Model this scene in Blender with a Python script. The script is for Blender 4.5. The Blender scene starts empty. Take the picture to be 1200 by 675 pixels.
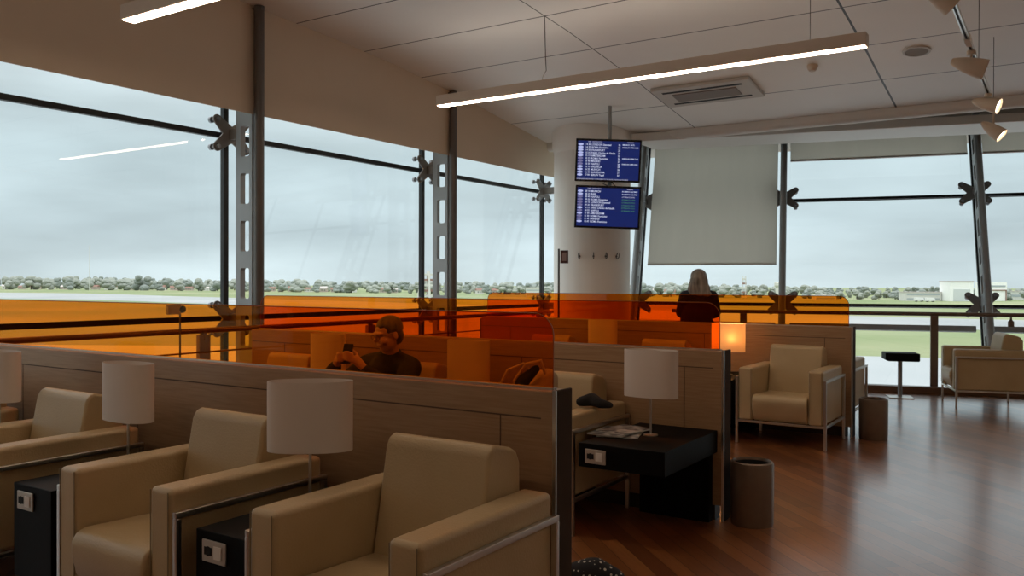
import bpy, bmesh, math, random
from mathutils import Vector, Matrix
random.seed(7)
S = bpy.context.scene
COL = S.collection
# ------------------------------------------------------------------ camera
cam = bpy.data.cameras.new('camera'); camo = bpy.data.objects.new('camera', cam); COL.objects.link(camo)
YAW, PIT, ROL, FPX = 0.57704741, -0.00616018, 0.00286312, 992.14
cy, sy = math.cos(YAW), math.sin(YAW)
fwd = Vector((-sy*math.cos(PIT), cy*math.cos(PIT), math.sin(PIT)))
rt = Vector((cy, sy, 0)); up = rt.cross(fwd)
r2 = math.cos(ROL)*rt + math.sin(ROL)*up; u2 = -math.sin(ROL)*rt + math.cos(ROL)*up
M = Matrix((r2, u2, -fwd)).transposed().to_4x4(); M.translation = Vector((0, 0, 1.4))
camo.matrix_world = M
cam.sensor_width = 36; cam.lens = FPX/1200*36; cam.clip_end = 6000; cam.clip_start = .05
S.camera = camo
# ------------------------------------------------------------------ colour management
S.view_settings.view_transform = 'Standard'; S.view_settings.look = 'None'
S.view_settings.gamma = 1; S.view_settings.use_curve_mapping = False
S.view_settings.exposure = 0.0
S.cycles.transparent_max_bounces = 48; S.cycles.max_bounces = 10; S.cycles.diffuse_bounces = 5; S.cycles.glossy_bounces = 4
S.cycles.use_denoising = True; S.cycles.sample_clamp_indirect = 4
# ------------------------------------------------------------------ world: bright overcast sky with soft cloud bands
SKY = 1.15
w = bpy.data.worlds.new('overcast_sky'); S.world = w; w.use_nodes = True
nt = w.node_tree; nt.nodes.clear()
def N(nt, t, **k):
    n = nt.nodes.new(t)
    for a, b in k.items(): setattr(n, a, b)
    return n
out = N(nt, 'ShaderNodeOutputWorld'); bg = N(nt, 'ShaderNodeBackground')
tc = N(nt, 'ShaderNodeTexCoord'); sep = N(nt, 'ShaderNodeSeparateXYZ')
ramp = N(nt, 'ShaderNodeValToRGB')
el = ramp.color_ramp.elements
el[0].position = 0.0; el[0].color = (.60, .71, .745, 1)
el[1].position = 1.0; el[1].color = (2.6, 2.7, 2.7, 1)
for p, c in ((.06, (.54, .655, .70)), (.14, (.525, .645, .69)), (.24, (.60, .70, .74)), (.5, (1.4, 1.48, 1.5))):
    e = el.new(p); e.color = (*c, 1)
mp = N(nt, 'ShaderNodeMapping'); mp.inputs['Scale'].default_value = (1.6, 1.6, 7)
no = N(nt, 'ShaderNodeTexNoise'); no.inputs['Scale'].default_value = 1.7; no.inputs['Detail'].default_value = 5; no.inputs['Roughness'].default_value = .5
cr = N(nt, 'ShaderNodeMapRange'); cr.inputs['From Min'].default_value = .3; cr.inputs['From Max'].default_value = .72
cr.inputs['To Min'].default_value = .80; cr.inputs['To Max'].default_value = 1.22
mul = N(nt, 'ShaderNodeVectorMath', operation='SCALE')
L = nt.links.new
L(tc.outputs['Generated'], sep.inputs[0]); L(sep.outputs['Z'], ramp.inputs[0])
L(tc.outputs['Generated'], mp.inputs[0]); L(mp.outputs[0], no.inputs['Vector']); L(no.outputs[0], cr.inputs[0])
L(ramp.outputs[0], mul.inputs[0]); L(cr.outputs[0], mul.inputs['Scale']); L(mul.outputs[0], bg.inputs[0])
bg.inputs[1].default_value = SKY; L(bg.outputs[0], out.inputs[0])
PEND_E = 15.0      # brightness of the strip lamps
# ------------------------------------------------------------------ materials
def mat(name, col, rough=.6, metal=0., spec=.5, emis=None, es=0., coat=0.):
    m = bpy.data.materials.new(name); m.use_nodes = True
    b = m.node_tree.nodes['Principled BSDF']
    b.inputs['Base Color'].default_value = (*col, 1); b.inputs['Roughness'].default_value = rough
    b.inputs['Metallic'].default_value = metal; b.inputs['Specular IOR Level'].default_value = spec
    b.inputs['Coat Weight'].default_value = coat
    if emis: b.inputs['Emission Color'].default_value = (*emis, 1); b.inputs['Emission Strength'].default_value = es
    return m
def noisy(m, c1, c2, scale=6, stretch=(1, 1, 1), bump=0., detail=4, lo=.3, hi=.7, bscale=None):
    nt = m.node_tree; b = nt.nodes['Principled BSDF']
    tc = N(nt, 'ShaderNodeTexCoord'); mp = N(nt, 'ShaderNodeMapping'); mp.inputs['Scale'].default_value = stretch
    no = N(nt, 'ShaderNodeTexNoise'); no.inputs['Scale'].default_value = scale; no.inputs['Detail'].default_value = detail
    r = N(nt, 'ShaderNodeValToRGB'); r.color_ramp.elements[0].position = lo; r.color_ramp.elements[1].position = hi
    r.color_ramp.elements[0].color = (*c1, 1); r.color_ramp.elements[1].color = (*c2, 1)
    nt.links.new(tc.outputs['Object'], mp.inputs[0]); nt.links.new(mp.outputs[0], no.inputs['Vector'])
    nt.links.new(no.outputs[0], r.inputs[0]); nt.links.new(r.outputs[0], b.inputs['Base Color'])
    if bump:
        n2 = N(nt, 'ShaderNodeTexNoise'); n2.inputs['Scale'].default_value = bscale or scale*8; n2.inputs['Detail'].default_value = 3
        bp = N(nt, 'ShaderNodeBump'); bp.inputs['Strength'].default_value = bump; bp.inputs['Distance'].default_value = .004
        nt.links.new(mp.outputs[0], n2.inputs['Vector']); nt.links.new(n2.outputs[0], bp.inputs['Height']); nt.links.new(bp.outputs[0], b.inputs['Normal'])
    return m
def glassmat(name, tint, refl=.04, top=.9, rough=.0):
    m = bpy.data.materials.new(name); m.use_nodes = True; nt = m.node_tree; nt.nodes.clear(); L = nt.links.new
    o = N(nt, 'ShaderNodeOutputMaterial'); mx = N(nt, 'ShaderNodeMixShader'); t = N(nt, 'ShaderNodeBsdfTransparent'); g = N(nt, 'ShaderNodeBsdfGlossy')
    t.inputs[0].default_value = (*tint, 1); g.inputs['Roughness'].default_value = rough; g.inputs[0].default_value = (1, 1, 1, 1)
    ge = N(nt, 'ShaderNodeNewGeometry'); d = N(nt, 'ShaderNodeVectorMath', operation='DOT_PRODUCT')
    a = N(nt, 'ShaderNodeMath', operation='ABSOLUTE'); s = N(nt, 'ShaderNodeMath', operation='SUBTRACT'); s.inputs[0].default_value = 1
    p = N(nt, 'ShaderNodeMath', operation='POWER'); p.inputs[1].default_value = 5
    ma = N(nt, 'ShaderNodeMath', operation='MULTIPLY_ADD'); ma.inputs[1].default_value = top; ma.inputs[2].default_value = refl
    L(ge.outputs['Incoming'], d.inputs[0]); L(ge.outputs['Normal'], d.inputs[1]); L(d.outputs['Value'], a.inputs[0]); L(a.outputs[0], s.inputs[1])
    L(s.outputs[0], p.inputs[0]); L(p.outputs[0], ma.inputs[0]); L(ma.outputs[0], mx.inputs[0]); L(t.outputs[0], mx.inputs[1]); L(g.outputs[0], mx.inputs[2]); L(mx.outputs[0], o.inputs[0])
    return m
MT = {}
MT['leather'] = noisy(mat('cream_leather', (.56, .42, .24), .42, spec=.45), (.43, .315, .165), (.49, .365, .205), 3, bump=.35, bscale=120)
MT['seam'] = mat('leather_seam', (.25, .19, .11), .7)
MT['chrome'] = mat('brushed_chrome', (.62, .6, .57), .28, 1)
MT['steel'] = noisy(mat('satin_steel', (.33, .34, .36), .45, .75), (.30, .31, .33), (.37, .38, .4), 4)
MT['grey_paint'] = noisy(mat('grey_painted_steel', (.46, .48, .49), .5, .1), (.30, .32, .33), (.34, .36, .37), 3)
MT['dark_pole'] = mat('dark_steel_post', (.13, .115, .105), .4, .4)
MT['black_seal'] = mat('black_silicone', (.008, .008, .009), .5)
MT['wood'] = noisy(mat('oak_veneer', (.36, .23, .13), .45), (.28, .16, .078), (.38, .235, .125), 5, (1.2, 1, 22), bump=.1, detail=6, lo=.25, hi=.75)
MT['woodedge'] = mat('oak_groove', (.09, .05, .03), .8)
MT['plinth'] = mat('dark_wood_plinth', (.035, .018, .01), .5)
MT['plinth2'] = noisy(mat('brown_wood_kerb', (.14, .07, .035), .4), (.12, .055, .03), (.17, .085, .04), 5, (1, 1, 10))
MT['black_lam'] = mat('black_laminate', (.003, .003, .003), .55, spec=.1)
MT['plate'] = mat('socket_plate', (.5, .47, .42), .4, .4)
MT['white_plastic'] = mat('white_plastic', (.72, .70, .66), .4)
MT['black'] = mat('black_hole', (.004, .004, .004), .7)
MT['ceil'] = mat('ceiling_panel', (.80, .77, .72), .5)
MT['soffit'] = noisy(mat('beige_soffit', (.70, .56, .44), .7), (.68, .56, .43), (.705, .585, .455), 1.5)
MT['beam'] = mat('pale_beam', (.74, .71, .66), .6)
MT['column'] = noisy(mat('white_column_paint', (.86, .83, .79), .5), (.90, .86, .80), (.92, .88, .82), 1)
MT['blind'] = noisy(mat('grey_blind_fabric', (.40, .395, .375), .9), (.37, .365, .35), (.44, .43, .41), 3, (3, 3, .5))
MT['rail'] = mat('bronze_rail', (.20, .14, .11), .35, .7)
MT['lampbody'] = mat('beige_lamp_housing', (.70, .58, .47), .5)
MT['spot'] = mat('beige_spot_housing', (.62, .5, .38), .45)
MT['shade'] = noisy(mat('white_lamp_shade', (.72, .66, .60), .8), (.66, .58, .51), (.70, .62, .55), 2)
MT['screen_frame'] = mat('black_screen_bezel', (.01, .01, .012), .25)
MT['bin'] = noisy(mat('bronze_bin', (.20, .145, .105), .38, .55), (.19, .135, .1), (.22, .16, .115), 8)
MT['bin_in'] = mat('bin_liner', (.01, .01, .01), .6)
MT['skin'] = mat('skin', (.55, .34, .25), .5)
MT['navy'] = noisy(mat('dark_navy_cloth', (.012, .013, .02), .85), (.01, .011, .018), (.02, .02, .03), 20)
MT['blackcloth'] = noisy(mat('black_cloth', (.01, .01, .011), .9), (.008, .008, .009), (.016, .016, .018), 25)
MT['trousers'] = mat('dark_trousers', (.02, .022, .03), .9)
MT['grey_hair'] = noisy(mat('grey_hair', (.12, .10, .085), .6), (.07, .06, .05), (.2, .17, .14), 30, (1, 1, .2))
MT['blonde'] = noisy(mat('ash_blonde_hair', (.3, .24, .18), .5), (.10, .08, .06), (.42, .35, .28), 26, (1, 1, .12), bump=.6)
MT['shoe'] = mat('black_shoe', (.01, .01, .01), .4)
MT['bag'] = noisy(mat('tan_bag_leather', (.40, .26, .14), .5), (.36, .23, .12), (.44, .29, .17), 6)
MT['magazine'] = noisy(mat('magazine_cover', (.3, .3, .3), .3), (.03, .035, .05), (.6, .58, .55), 14, lo=.42, hi=.58)
MT['paper'] = mat('paper_pages', (.6, .58, .54), .7)
MT['sign'] = mat('maroon_sign', (.08, .03, .03), .5)
MT['greysign'] = mat('grey_sign_box', (.33, .36, .37), .5)
MT['wall'] = noisy(mat('beige_wall_paint', (.62, .55, .47), .7), (.61, .54, .46), (.64, .57, .49), 1)
MT['glass'] = glassmat('clear_facade_glass', (.985, .99, .985), .028)
MT['orange'] = glassmat('orange_acrylic', (.985, .505, .13), .014, .5)
MT['orange_edge'] = mat('orange_glass_edge', (.30, .07, .015), .3)
MT['led'] = mat('led_diffuser', (1, 1, 1), .5, emis=(1, .76, .55), es=PEND_E)
MT['led_up'] = mat('led_upper_diffuser', (1, 1, 1), .5, emis=(1, .86, .72), es=4.0)
MT['spotlens'] = mat('spot_lens_lit', (1, 1, 1), .5, emis=(1, .86, .68), es=6)
MT['spotlens_off'] = mat('spot_lens', (.3, .28, .25), .2)
mb_ = MT['blind']; nt = mb_.node_tree; b = nt.nodes['Principled BSDF']; o = nt.nodes['Material Output']
tr = N(nt, 'ShaderNodeBsdfTranslucent'); tr.inputs[0].default_value = (.88, .84, .77, 1); mx = N(nt, 'ShaderNodeMixShader'); mx.inputs[0].default_value = .66
nt.links.new(b.outputs[0], mx.inputs[1]); nt.links.new(tr.outputs[0], mx.inputs[2]); nt.links.new(mx.outputs[0], o.inputs[0])
# translucent lit shade
ms = mat('lit_lamp_shade', (.85, .7, .5), .8); MT['litshade'] = ms
nt = ms.node_tree; b = nt.nodes['Principled BSDF']; o = nt.nodes['Material Output']
tr = N(nt, 'ShaderNodeBsdfTranslucent'); tr.inputs[0].default_value = (1, .8, .55, 1); mx = N(nt, 'ShaderNodeMixShader'); mx.inputs[0].default_value = .55
nt.links.new(b.outputs[0], mx.inputs[1]); nt.links.new(tr.outputs[0], mx.inputs[2]); nt.links.new(mx.outputs[0], o.inputs[0])
MT['bulb'] = mat('lit_bulb', (1, 1, 1), .5, emis=(1, .62, .26), es=60)
# floor: narrow reddish planks laid diagonally
mf = mat('wood_floor', (.16, .06, .025), .3, spec=.8, coat=1.0); MT['floor'] = mf
nt = mf.node_tree; b = nt.nodes['Principled BSDF']; L = nt.links.new
tc = N(nt, 'ShaderNodeTexCoord'); mp = N(nt, 'ShaderNodeMapping'); mp.inputs['Rotation'].default_value = (0, 0, math.radians(45))
br = N(nt, 'ShaderNodeTexBrick'); br.inputs['Scale'].default_value = 1; br.inputs['Brick Width'].default_value = 1.1; br.inputs['Row Height'].default_value = .095
br.inputs['Mortar Size'].default_value = .002; br.inputs['Bias'].default_value = 0; br.offset = .37; br.inputs['Mortar Smooth'].default_value = .3
br.inputs['Color1'].default_value = (.17, .050, .014, 1); br.inputs['Color2'].default_value = (.37, .135, .038, 1); br.inputs['Mortar'].default_value = (.04, .012, .005, 1)
m2 = N(nt, 'ShaderNodeMapping'); m2.inputs['Scale'].default_value = (1.5, 22, 1)
no = N(nt, 'ShaderNodeTexNoise'); no.inputs['Scale'].default_value = 2.2; no.inputs['Detail'].default_value = 6
mr = N(nt, 'ShaderNodeMapRange'); mr.inputs['To Min'].default_value = .72; mr.inputs['To Max'].default_value = 1.28
vm = N(nt, 'ShaderNodeVectorMath', operation='SCALE')
n3 = N(nt, 'ShaderNodeTexNoise'); n3.inputs['Scale'].default_value = 3; mr3 = N(nt, 'ShaderNodeMapRange'); mr3.inputs['To Min'].default_value = .32; mr3.inputs['To Max'].default_value = .44; b.inputs['Coat Roughness'].default_value = .19; b.inputs['Coat IOR'].default_value = 1.65
L(tc.outputs['Object'], mp.inputs[0]); L(mp.outputs[0], br.inputs['Vector']); L(mp.outputs[0], m2.inputs[0]); L(m2.outputs[0], no.inputs['Vector'])
L(no.outputs[0], mr.inputs[0]); L(br.outputs['Color'], vm.inputs[0]); L(mr.outputs[0], vm.inputs['Scale']); L(vm.outputs[0], b.inputs['Base Color'])
L(tc.outputs['Object'], n3.inputs['Vector']); L(n3.outputs[0], mr3.inputs[0]); L(mr3.outputs[0], b.inputs['Roughness'])
# ceiling: large flat panels with dark joints
mc = MT['ceil']; nt = mc.node_tree; b = nt.nodes['Principled BSDF']; L = nt.links.new
tc = N(nt, 'ShaderNodeTexCoord'); se = N(nt, 'ShaderNodeSeparateXYZ'); L(tc.outputs['Object'], se.inputs[0])
def joint(sock, offs, step, half):
    a = N(nt, 'ShaderNodeMath', operation='SUBTRACT'); a.inputs[1].default_value = offs - step*40 - step/2; L(sock, a.inputs[0])
    m = N(nt, 'ShaderNodeMath', operation='MODULO'); m.inputs[1].default_value = step; L(a.outputs[0], m.inputs[0])
    c = N(nt, 'ShaderNodeMath', operation='SUBTRACT'); c.inputs[1].default_value = step/2; L(m.outputs[0], c.inputs[0])
    d = N(nt, 'ShaderNodeMath', operation='ABSOLUTE'); L(c.outputs[0], d.inputs[0])
    e = N(nt, 'ShaderNodeMath', operation='LESS_THAN'); e.inputs[1].default_value = half; L(d.outputs[0], e.inputs[0]); return e.outputs[0]
j1 = joint(se.outputs['X'], -4.09, 4.9, .006); j2 = joint(se.outputs['X'], -1.64, 4.9, .011); j3 = joint(se.outputs['Y'], 5.86, .972, .008)
m1 = N(nt, 'ShaderNodeMath', operation='MAXIMUM'); m2_ = N(nt, 'ShaderNodeMath', operation='MAXIMUM')
L(j1, m1.inputs[0]); L(j2, m1.inputs[1]); L(m1.outputs[0], m2_.inputs[0]); L(j3, m2_.inputs[1])
nz = N(nt, 'ShaderNodeTexNoise'); nz.inputs['Scale'].default_value = 1.2; L(tc.outputs['Object'], nz.inputs['Vector'])
mr = N(nt, 'ShaderNodeMapRange'); mr.inputs['To Min'].default_value = .93; mr.inputs['To Max'].default_value = 1.07; L(nz.outputs[0], mr.inputs[0])
vs = N(nt, 'ShaderNodeVectorMath', operation='SCALE'); vs.inputs[0].default_value = (.80, .765, .715); L(mr.outputs[0], vs.inputs['Scale'])
mix = N(nt, 'ShaderNodeMix', data_type='RGBA'); L(m2_.outputs[0], mix.inputs['Factor']); L(vs.outputs[0], mix.inputs['A']); mix.inputs['B'].default_value = (.05, .045, .04, 1)
L(mix.outputs['Result'], b.inputs['Base Color'])

# ------------------------------------------------------------------ mesh helpers
class MB:
    def __init__(s): s.bm = bmesh.new()
    def _x(s, vs, m):
        if m is not None: bmesh.ops.transform(s.bm, matrix=m, verts=vs)
    def box(s, x0, x1, y0, y1, z0, z1, m=None):
        v = [s.bm.verts.new(p) for p in ((x0,y0,z0),(x1,y0,z0),(x1,y1,z0),(x0,y1,z0),(x0,y0,z1),(x1,y0,z1),(x1,y1,z1),(x0,y1,z1))]
        for f in ((3,2,1,0),(4,5,6,7),(0,1,5,4),(1,2,6,5),(2,3,7,6),(3,0,4,7)): s.bm.faces.new([v[i] for i in f])
        s._x(v, m); return s
    def prism(s, pts, a0, a1, axis='x', m=None):
        # pts: 2D outline; extruded along axis between a0 and a1
        def P(p, a): return {'x': (a, p[0], p[1]), 'y': (p[0], a, p[1]), 'z': (p[0], p[1], a)}[axis]
        A = [s.bm.verts.new(P(p, a0)) for p in pts]; B = [s.bm.verts.new(P(p, a1)) for p in pts]; n = len(pts)
        s.bm.faces.new(A[::-1]); s.bm.faces.new(B)
        for i in range(n): s.bm.faces.new((A[i], A[(i+1) % n], B[(i+1) % n], B[i]))
        s._x(A+B, m); return s
    def cyl(s, p0, p1, r0, r1=None, n=20, m=None, cap=True):
        r1 = r0 if r1 is None else r1
        p0, p1 = Vector(p0), Vector(p1); d = (p1-p0).normalized()
        a = d.orthogonal().normalized(); b = d.cross(a)
        A, B = [], []
        for i in range(n):
            t = 2*math.pi*i/n; q = a*math.cos(t)+b*math.sin(t)
            A.append(s.bm.verts.new(p0+q*r0)); B.append(s.bm.verts.new(p1+q*r1))
        for i in range(n): s.bm.faces.new((A[i], A[(i+1) % n], B[(i+1) % n], B[i]))
        if cap: s.bm.faces.new(A[::-1]); s.bm.faces.new(B)
        s._x(A+B, m); return s
    def tube(s, pts, r, n=8, m=None):
        pts = [Vector(p) for p in pts]; rings = []; a = None
        for i, p in enumerate(pts):
            d = (pts[min(i+1, len(pts)-1)]-pts[max(i-1, 0)]).normalized()
            a = d.orthogonal().normalized() if a is None else (a-d*a.dot(d)).normalized()
            b = d.cross(a); rr = r[i] if isinstance(r, (list, tuple)) else r
            rings.append([s.bm.verts.new(p+(a*math.cos(2*math.pi*k/n)+b*math.sin(2*math.pi*k/n))*rr) for k in range(n)])
        for A, B in zip(rings, rings[1:]):
            for k in range(n): s.bm.faces.new((A[k], A[(k+1) % n], B[(k+1) % n], B[k]))
        s.bm.faces.new(rings[0][::-1]); s.bm.faces.new(rings[-1])
        s._x([v for R in rings for v in R], m); return s
    def lathe(s, prof, n=40, m=None, sx=1, sy=1):
        rings = [[s.bm.verts.new((sx*r*math.cos(2*math.pi*k/n), sy*r*math.sin(2*math.pi*k/n), z)) for k in range(n)] for r, z in prof]
        for A, B in zip(rings, rings[1:]):
            for k in range(n): s.bm.faces.new((A[k], A[(k+1) % n], B[(k+1) % n], B[k]))
        s._x([v for R in rings for v in R], m)
        return s
    def ball(s, c, r, m=None, sub=2, sc=(1, 1, 1)):
        ret = bmesh.ops.create_icosphere(s.bm, subdivisions=sub, radius=1)
        mm = Matrix.Translation(c) @ Matrix.Diagonal((r*sc[0], r*sc[1], r*sc[2], 1))
        bmesh.ops.transform(s.bm, matrix=(m @ mm) if m is not None else mm, verts=ret['verts']); return s
    def build(s, name, material, parent=None, bevel=0, seg=2, smooth=False):
        bmesh.ops.recalc_face_normals(s.bm, faces=s.bm.faces)
        me = bpy.data.meshes.new(name); s.bm.to_mesh(me); s.bm.free()
        me.materials.append(MT[material] if isinstance(material, str) else material)
        o = bpy.data.objects.new(name, me); COL.objects.link(o)
        if parent: o.parent = parent
        if bevel:
            mo = o.modifiers.new('bevel', 'BEVEL'); mo.width = bevel; mo.segments = seg; mo.limit_method = 'ANGLE'; mo.angle_limit = math.radians(35)
        if smooth or bevel:
            for p in me.polygons: p.use_smooth = True
            if not smooth:
                wn = o.modifiers.new('wn', 'WEIGHTED_NORMAL'); wn.keep_sharp = False
        return o
def smooth_angle(o, deg=40):
    bm = bmesh.new(); bm.from_mesh(o.data)
    for f in bm.faces: f.smooth = True
    for e in bm.edges:
        e.smooth = not (len(e.link_faces) == 2 and e.calc_face_angle(0) > math.radians(deg))
    bm.to_mesh(o.data); bm.free(); return o
def thing(name, label, cat, loc=(0, 0, 0), rz=0, group=None, mw=None):
    o = bpy.data.objects.new(name, None); COL.objects.link(o); o.empty_display_size = .1
    if mw is not None: o.matrix_world = mw
    else: o.location = loc; o.rotation_euler = (0, 0, rz)
    o['label'] = label; o['category'] = cat
    if group: o['group'] = group
    return o
def tag(o, label, cat, group=None, kind=None):
    o['label'] = label; o['category'] = cat
    if group: o['group'] = group
    if kind: o['kind'] = kind
    return o
def struct(o, label=None):
    o['kind'] = 'structure'
    if label: o['label'] = label
    return o
def copy_tree(o, parent=None):
    c = o.copy(); COL.objects.link(c)
    if parent: c.parent = parent
    for ch in list(o.children): copy_tree(ch, c)
    return c
def place(proto, used, loc, rz, label, group=None, cat=None):
    o = proto if not used else copy_tree(proto)
    o.location = loc; o.rotation_euler = (0, 0, rz); o['label'] = label
    if group: o['group'] = group
    return o
def evalmesh(o):
    dg = bpy.context.evaluated_depsgraph_get(); dg.update()
    me = bpy.data.meshes.new_from_object(o.evaluated_get(dg)); return me

# ------------------------------------------------------------------ frames of the two glass facades
TH = math.radians(14); LE = math.radians(20)
UR = Vector((math.cos(TH), math.sin(TH), 0)); NIN = Vector((math.sin(TH), -math.cos(TH), 0))
LR = Vector((0, 0, math.cos(LE))) - NIN*math.sin(LE)
NR = NIN*math.cos(LE) + Vector((0, 0, math.sin(LE)))
OR = Vector((-1.4, 12.72, 0))
def frameR(s=0, h=0):
    m = Matrix((UR, -NR, LR)).transposed().to_4x4(); m.translation = OR + UR*s + LR*h; return m
def frameL(y=0):   # local x = +Y, local y = outward (-X), local z = up
    m = Matrix(((0, 1, 0), (-1, 0, 0), (0, 0, 1))).transposed().to_4x4(); m.translation = Vector((-6.8, y, 0)); return m

# ------------------------------------------------------------------ structure: floor, ceiling, walls
b = MB(); b.prism([(-6.95, -4), (5.0, -4), (5.0, 14.25), (-6.95, 11.27)], -.2, 0, 'z')
struct(b.build('floor', 'floor'))
ysz = [(-4, 4.0), (5.0, 4.0), (5.47, 3.975), (6.52, 3.925), (7.3, 3.87), (8.11, 3.79), (8.9, 3.70), (9.6, 3.6), (10.3, 3.51), (10.70, 3.455)]
nose = [(10.706, 3.455), (10.71, 3.39), (10.73, 3.35), (10.775, 3.33), (10.83, 3.335), (10.87, 3.37), (10.885, 3.43), (10.88, 3.50), (10.84, 3.56), (10.76, 3.60), (10.706, 3.60)]
prof = ysz + [(10.705, 3.60), (9.6, 3.72), (8.1, 3.9), (5.0, 4.12), (-4, 4.12)]
b = MB(); b.prism(prof, -6.37, 5.0, 'x')
struct(smooth_angle(b.build('ceiling', 'ceil'), 30))
b = MB(); b.prism(nose, -6.37, 5.0, 'x'); struct(smooth_angle(b.build('trim_2', 'beam'), 50))
b = MB(); b.box(-7.1, 5.2, -4.2, 16.5, 4.45, 4.6); struct(b.build('ceiling', MT['plinth']))      # roof deck
b = MB(); b.box(-6.378, -6.365, -4, 10.95, 2.972, 4.45); b.box(-6.95, -6.378, -4, 11.2, 3.2, 4.45)
struct(b.build('wall_left', 'soffit'))
b = MB(); b.box(5.0, 5.15, -4, 15.2, 0, 4.45); struct(b.build('wall_right', 'wall'))
b = MB(); b.box(-6.95, 5.0, -4.15, -4, 0, 4.45); struct(b.build('wall_back', 'wall'))
# beam in front of the slanted facade
def yf(x): return 11.17 + .249*(x+2.6)
b = MB(); b.prism([(-4.95, yf(-4.95)), (5.0, yf(5.0)), (5.0, yf(5)+.85), (-4.95, yf(-4.95)+.85)], 3.33, 3.44, 'z')
struct(b.build('trim_1', 'beam', bevel=.01))
# upper wall behind the beam, above the slanted glazing
b = MB(); m = frameR(); b.box(-5.6, 6.9, -.02, .3, 3.85, 4.6, m); struct(b.build('wall_far', 'wall'))
# round white column
b = MB(); PC = (-5.55, 10.58); b.lathe([(.535, 0), (.535, 4.4)], 64, Matrix.Translation((PC[0], PC[1], 0)))
b.lathe([(.536, 3.2), (.56, 3.3), (.56, 4.0), (.535, 4.0)], 64, Matrix.Translation((PC[0], PC[1], 0)))
col = struct(b.build('wall_column', 'column', smooth=True)); smooth_angle(col, 40)
col['label'] = 'white round column behind the flight boards'
# kerbs along the facades
b = MB(); b.box(-4.6, 6.9, -.78, -.62, 0, .085, Matrix.Translation(OR) @ Matrix.Rotation(TH, 4, 'Z') )
struct(b.build('baseboard_far', 'plinth2', bevel=.006))
b = MB(); b.box(-6.5, -6.3, -4, 10.55, 0, .085); struct(b.build('baseboard_left', 'plinth2', bevel=.006))

# ------------------------------------------------------------------ glazing
def pane(mb, m, s0, s1, h0, h1, t=.012): mb.box(s0, s1, 0, t, h0, h1, m)
wn = 1
BL = [2.35, 5.35, 8.355, 11.3]; y0 = -4.0
b = MB(); b.box(-6.95, -6.72, -4, -.68, 0, 3.2); struct(b.build('wall_left', 'wall'))  # added unseen wall bay, keeps sky reflections out of the orange glass
prev = -.65
for y1 in BL:
    b = MB(); m = frameL(0)
    for h0, h1 in ((.02, 1.03), (1.07, 2.79), (2.83, 3.4)): pane(b, m, prev+.012, y1-.012, h0, h1)
    g = struct(b.build('window_%d' % wn, 'glass')); wn += 1
    b = MB()
    b.box(prev, y1, -.02, .03, 1.025, 1.075, m); b.box(prev, y1, -.02, .03, 2.785, 2.835, m)
    b.box(y1-.028, y1+.028, -.02, .03, 0, 3.4, m)
    b.build('glazing_joint', 'black_seal', g)
    prev = y1
SR = [-5.2, -4.15, -2.02, .57, 3.16, 5.75, 6.8]
for s0, s1 in zip(SR, SR[1:]):
    b = MB(); m = frameR()
    for h0, h1 in ((.02, 1.14), (1.18, 2.82), (2.86, 3.85)): pane(b, m, s0+.012, s1-.012, h0, h1)
    g = struct(b.build('window_%d' % wn, 'glass')); wn += 1
    b = MB()
    b.box(s0, s1, -.02, .03, 1.14, 1.18, m); b.box(s0, s1, -.02, .03, 2.82, 2.86, m)
    b.box(s1-.02, s1+.02, -.02, .03, 0, 3.85, m)
    b.build('glazing_joint', 'black_seal', g)

# ------------------------------------------------------------------ truss mullions with slotted plate and X brackets
def slot_plate(z0, z1, y0, y1, sy0, sy1, slots, t):
    mb = MB(); zs = z0
    def arc(cy, cz, r, a0, a1): return [(cy+r*math.cos(a0+(a1-a0)*i/6), cz+r*math.sin(a0+(a1-a0)*i/6)) for i in range(7)]
    r = (sy1-sy0)/2*.35
    edges = []
    for (a, c) in slots:
        edges.append((a, c))
    prev = z0
    for (a, c) in edges:
        mb.box(-t, t, y0, y1, prev, a)
        # two side strips with rounded slot ends
        L_ = [(y0, a), (sy0+r, a)] + [(sy0+r-r*math.sin(k*math.pi/12), a+r-r*math.cos(k*math.pi/12)) for k in range(1, 7)] + \
             [(sy0+r-r*math.cos(k*math.pi/12), c-r+r*math.sin(k*math.pi/12)) for k in range(0, 7)] + [(y0, c)]
        R_ = [(y1, c), (sy1-r, c)] + [(sy1-r+r*math.sin(k*math.pi/12), c-r+r*math.cos(k*math.pi/12)) for k in range(1, 7)] + \
             [(sy1-r+r*math.cos(k*math.pi/12), a+r-r*math.sin(k*math.pi/12)) for k in range(0, 7)] + [(y1, a)]
        mb.prism(L_, -t, t, 'x'); mb.prism(R_, -t, t, 'x')
        prev = c
    mb.box(-t, t, y0, y1, prev, z1)
    return mb
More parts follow.
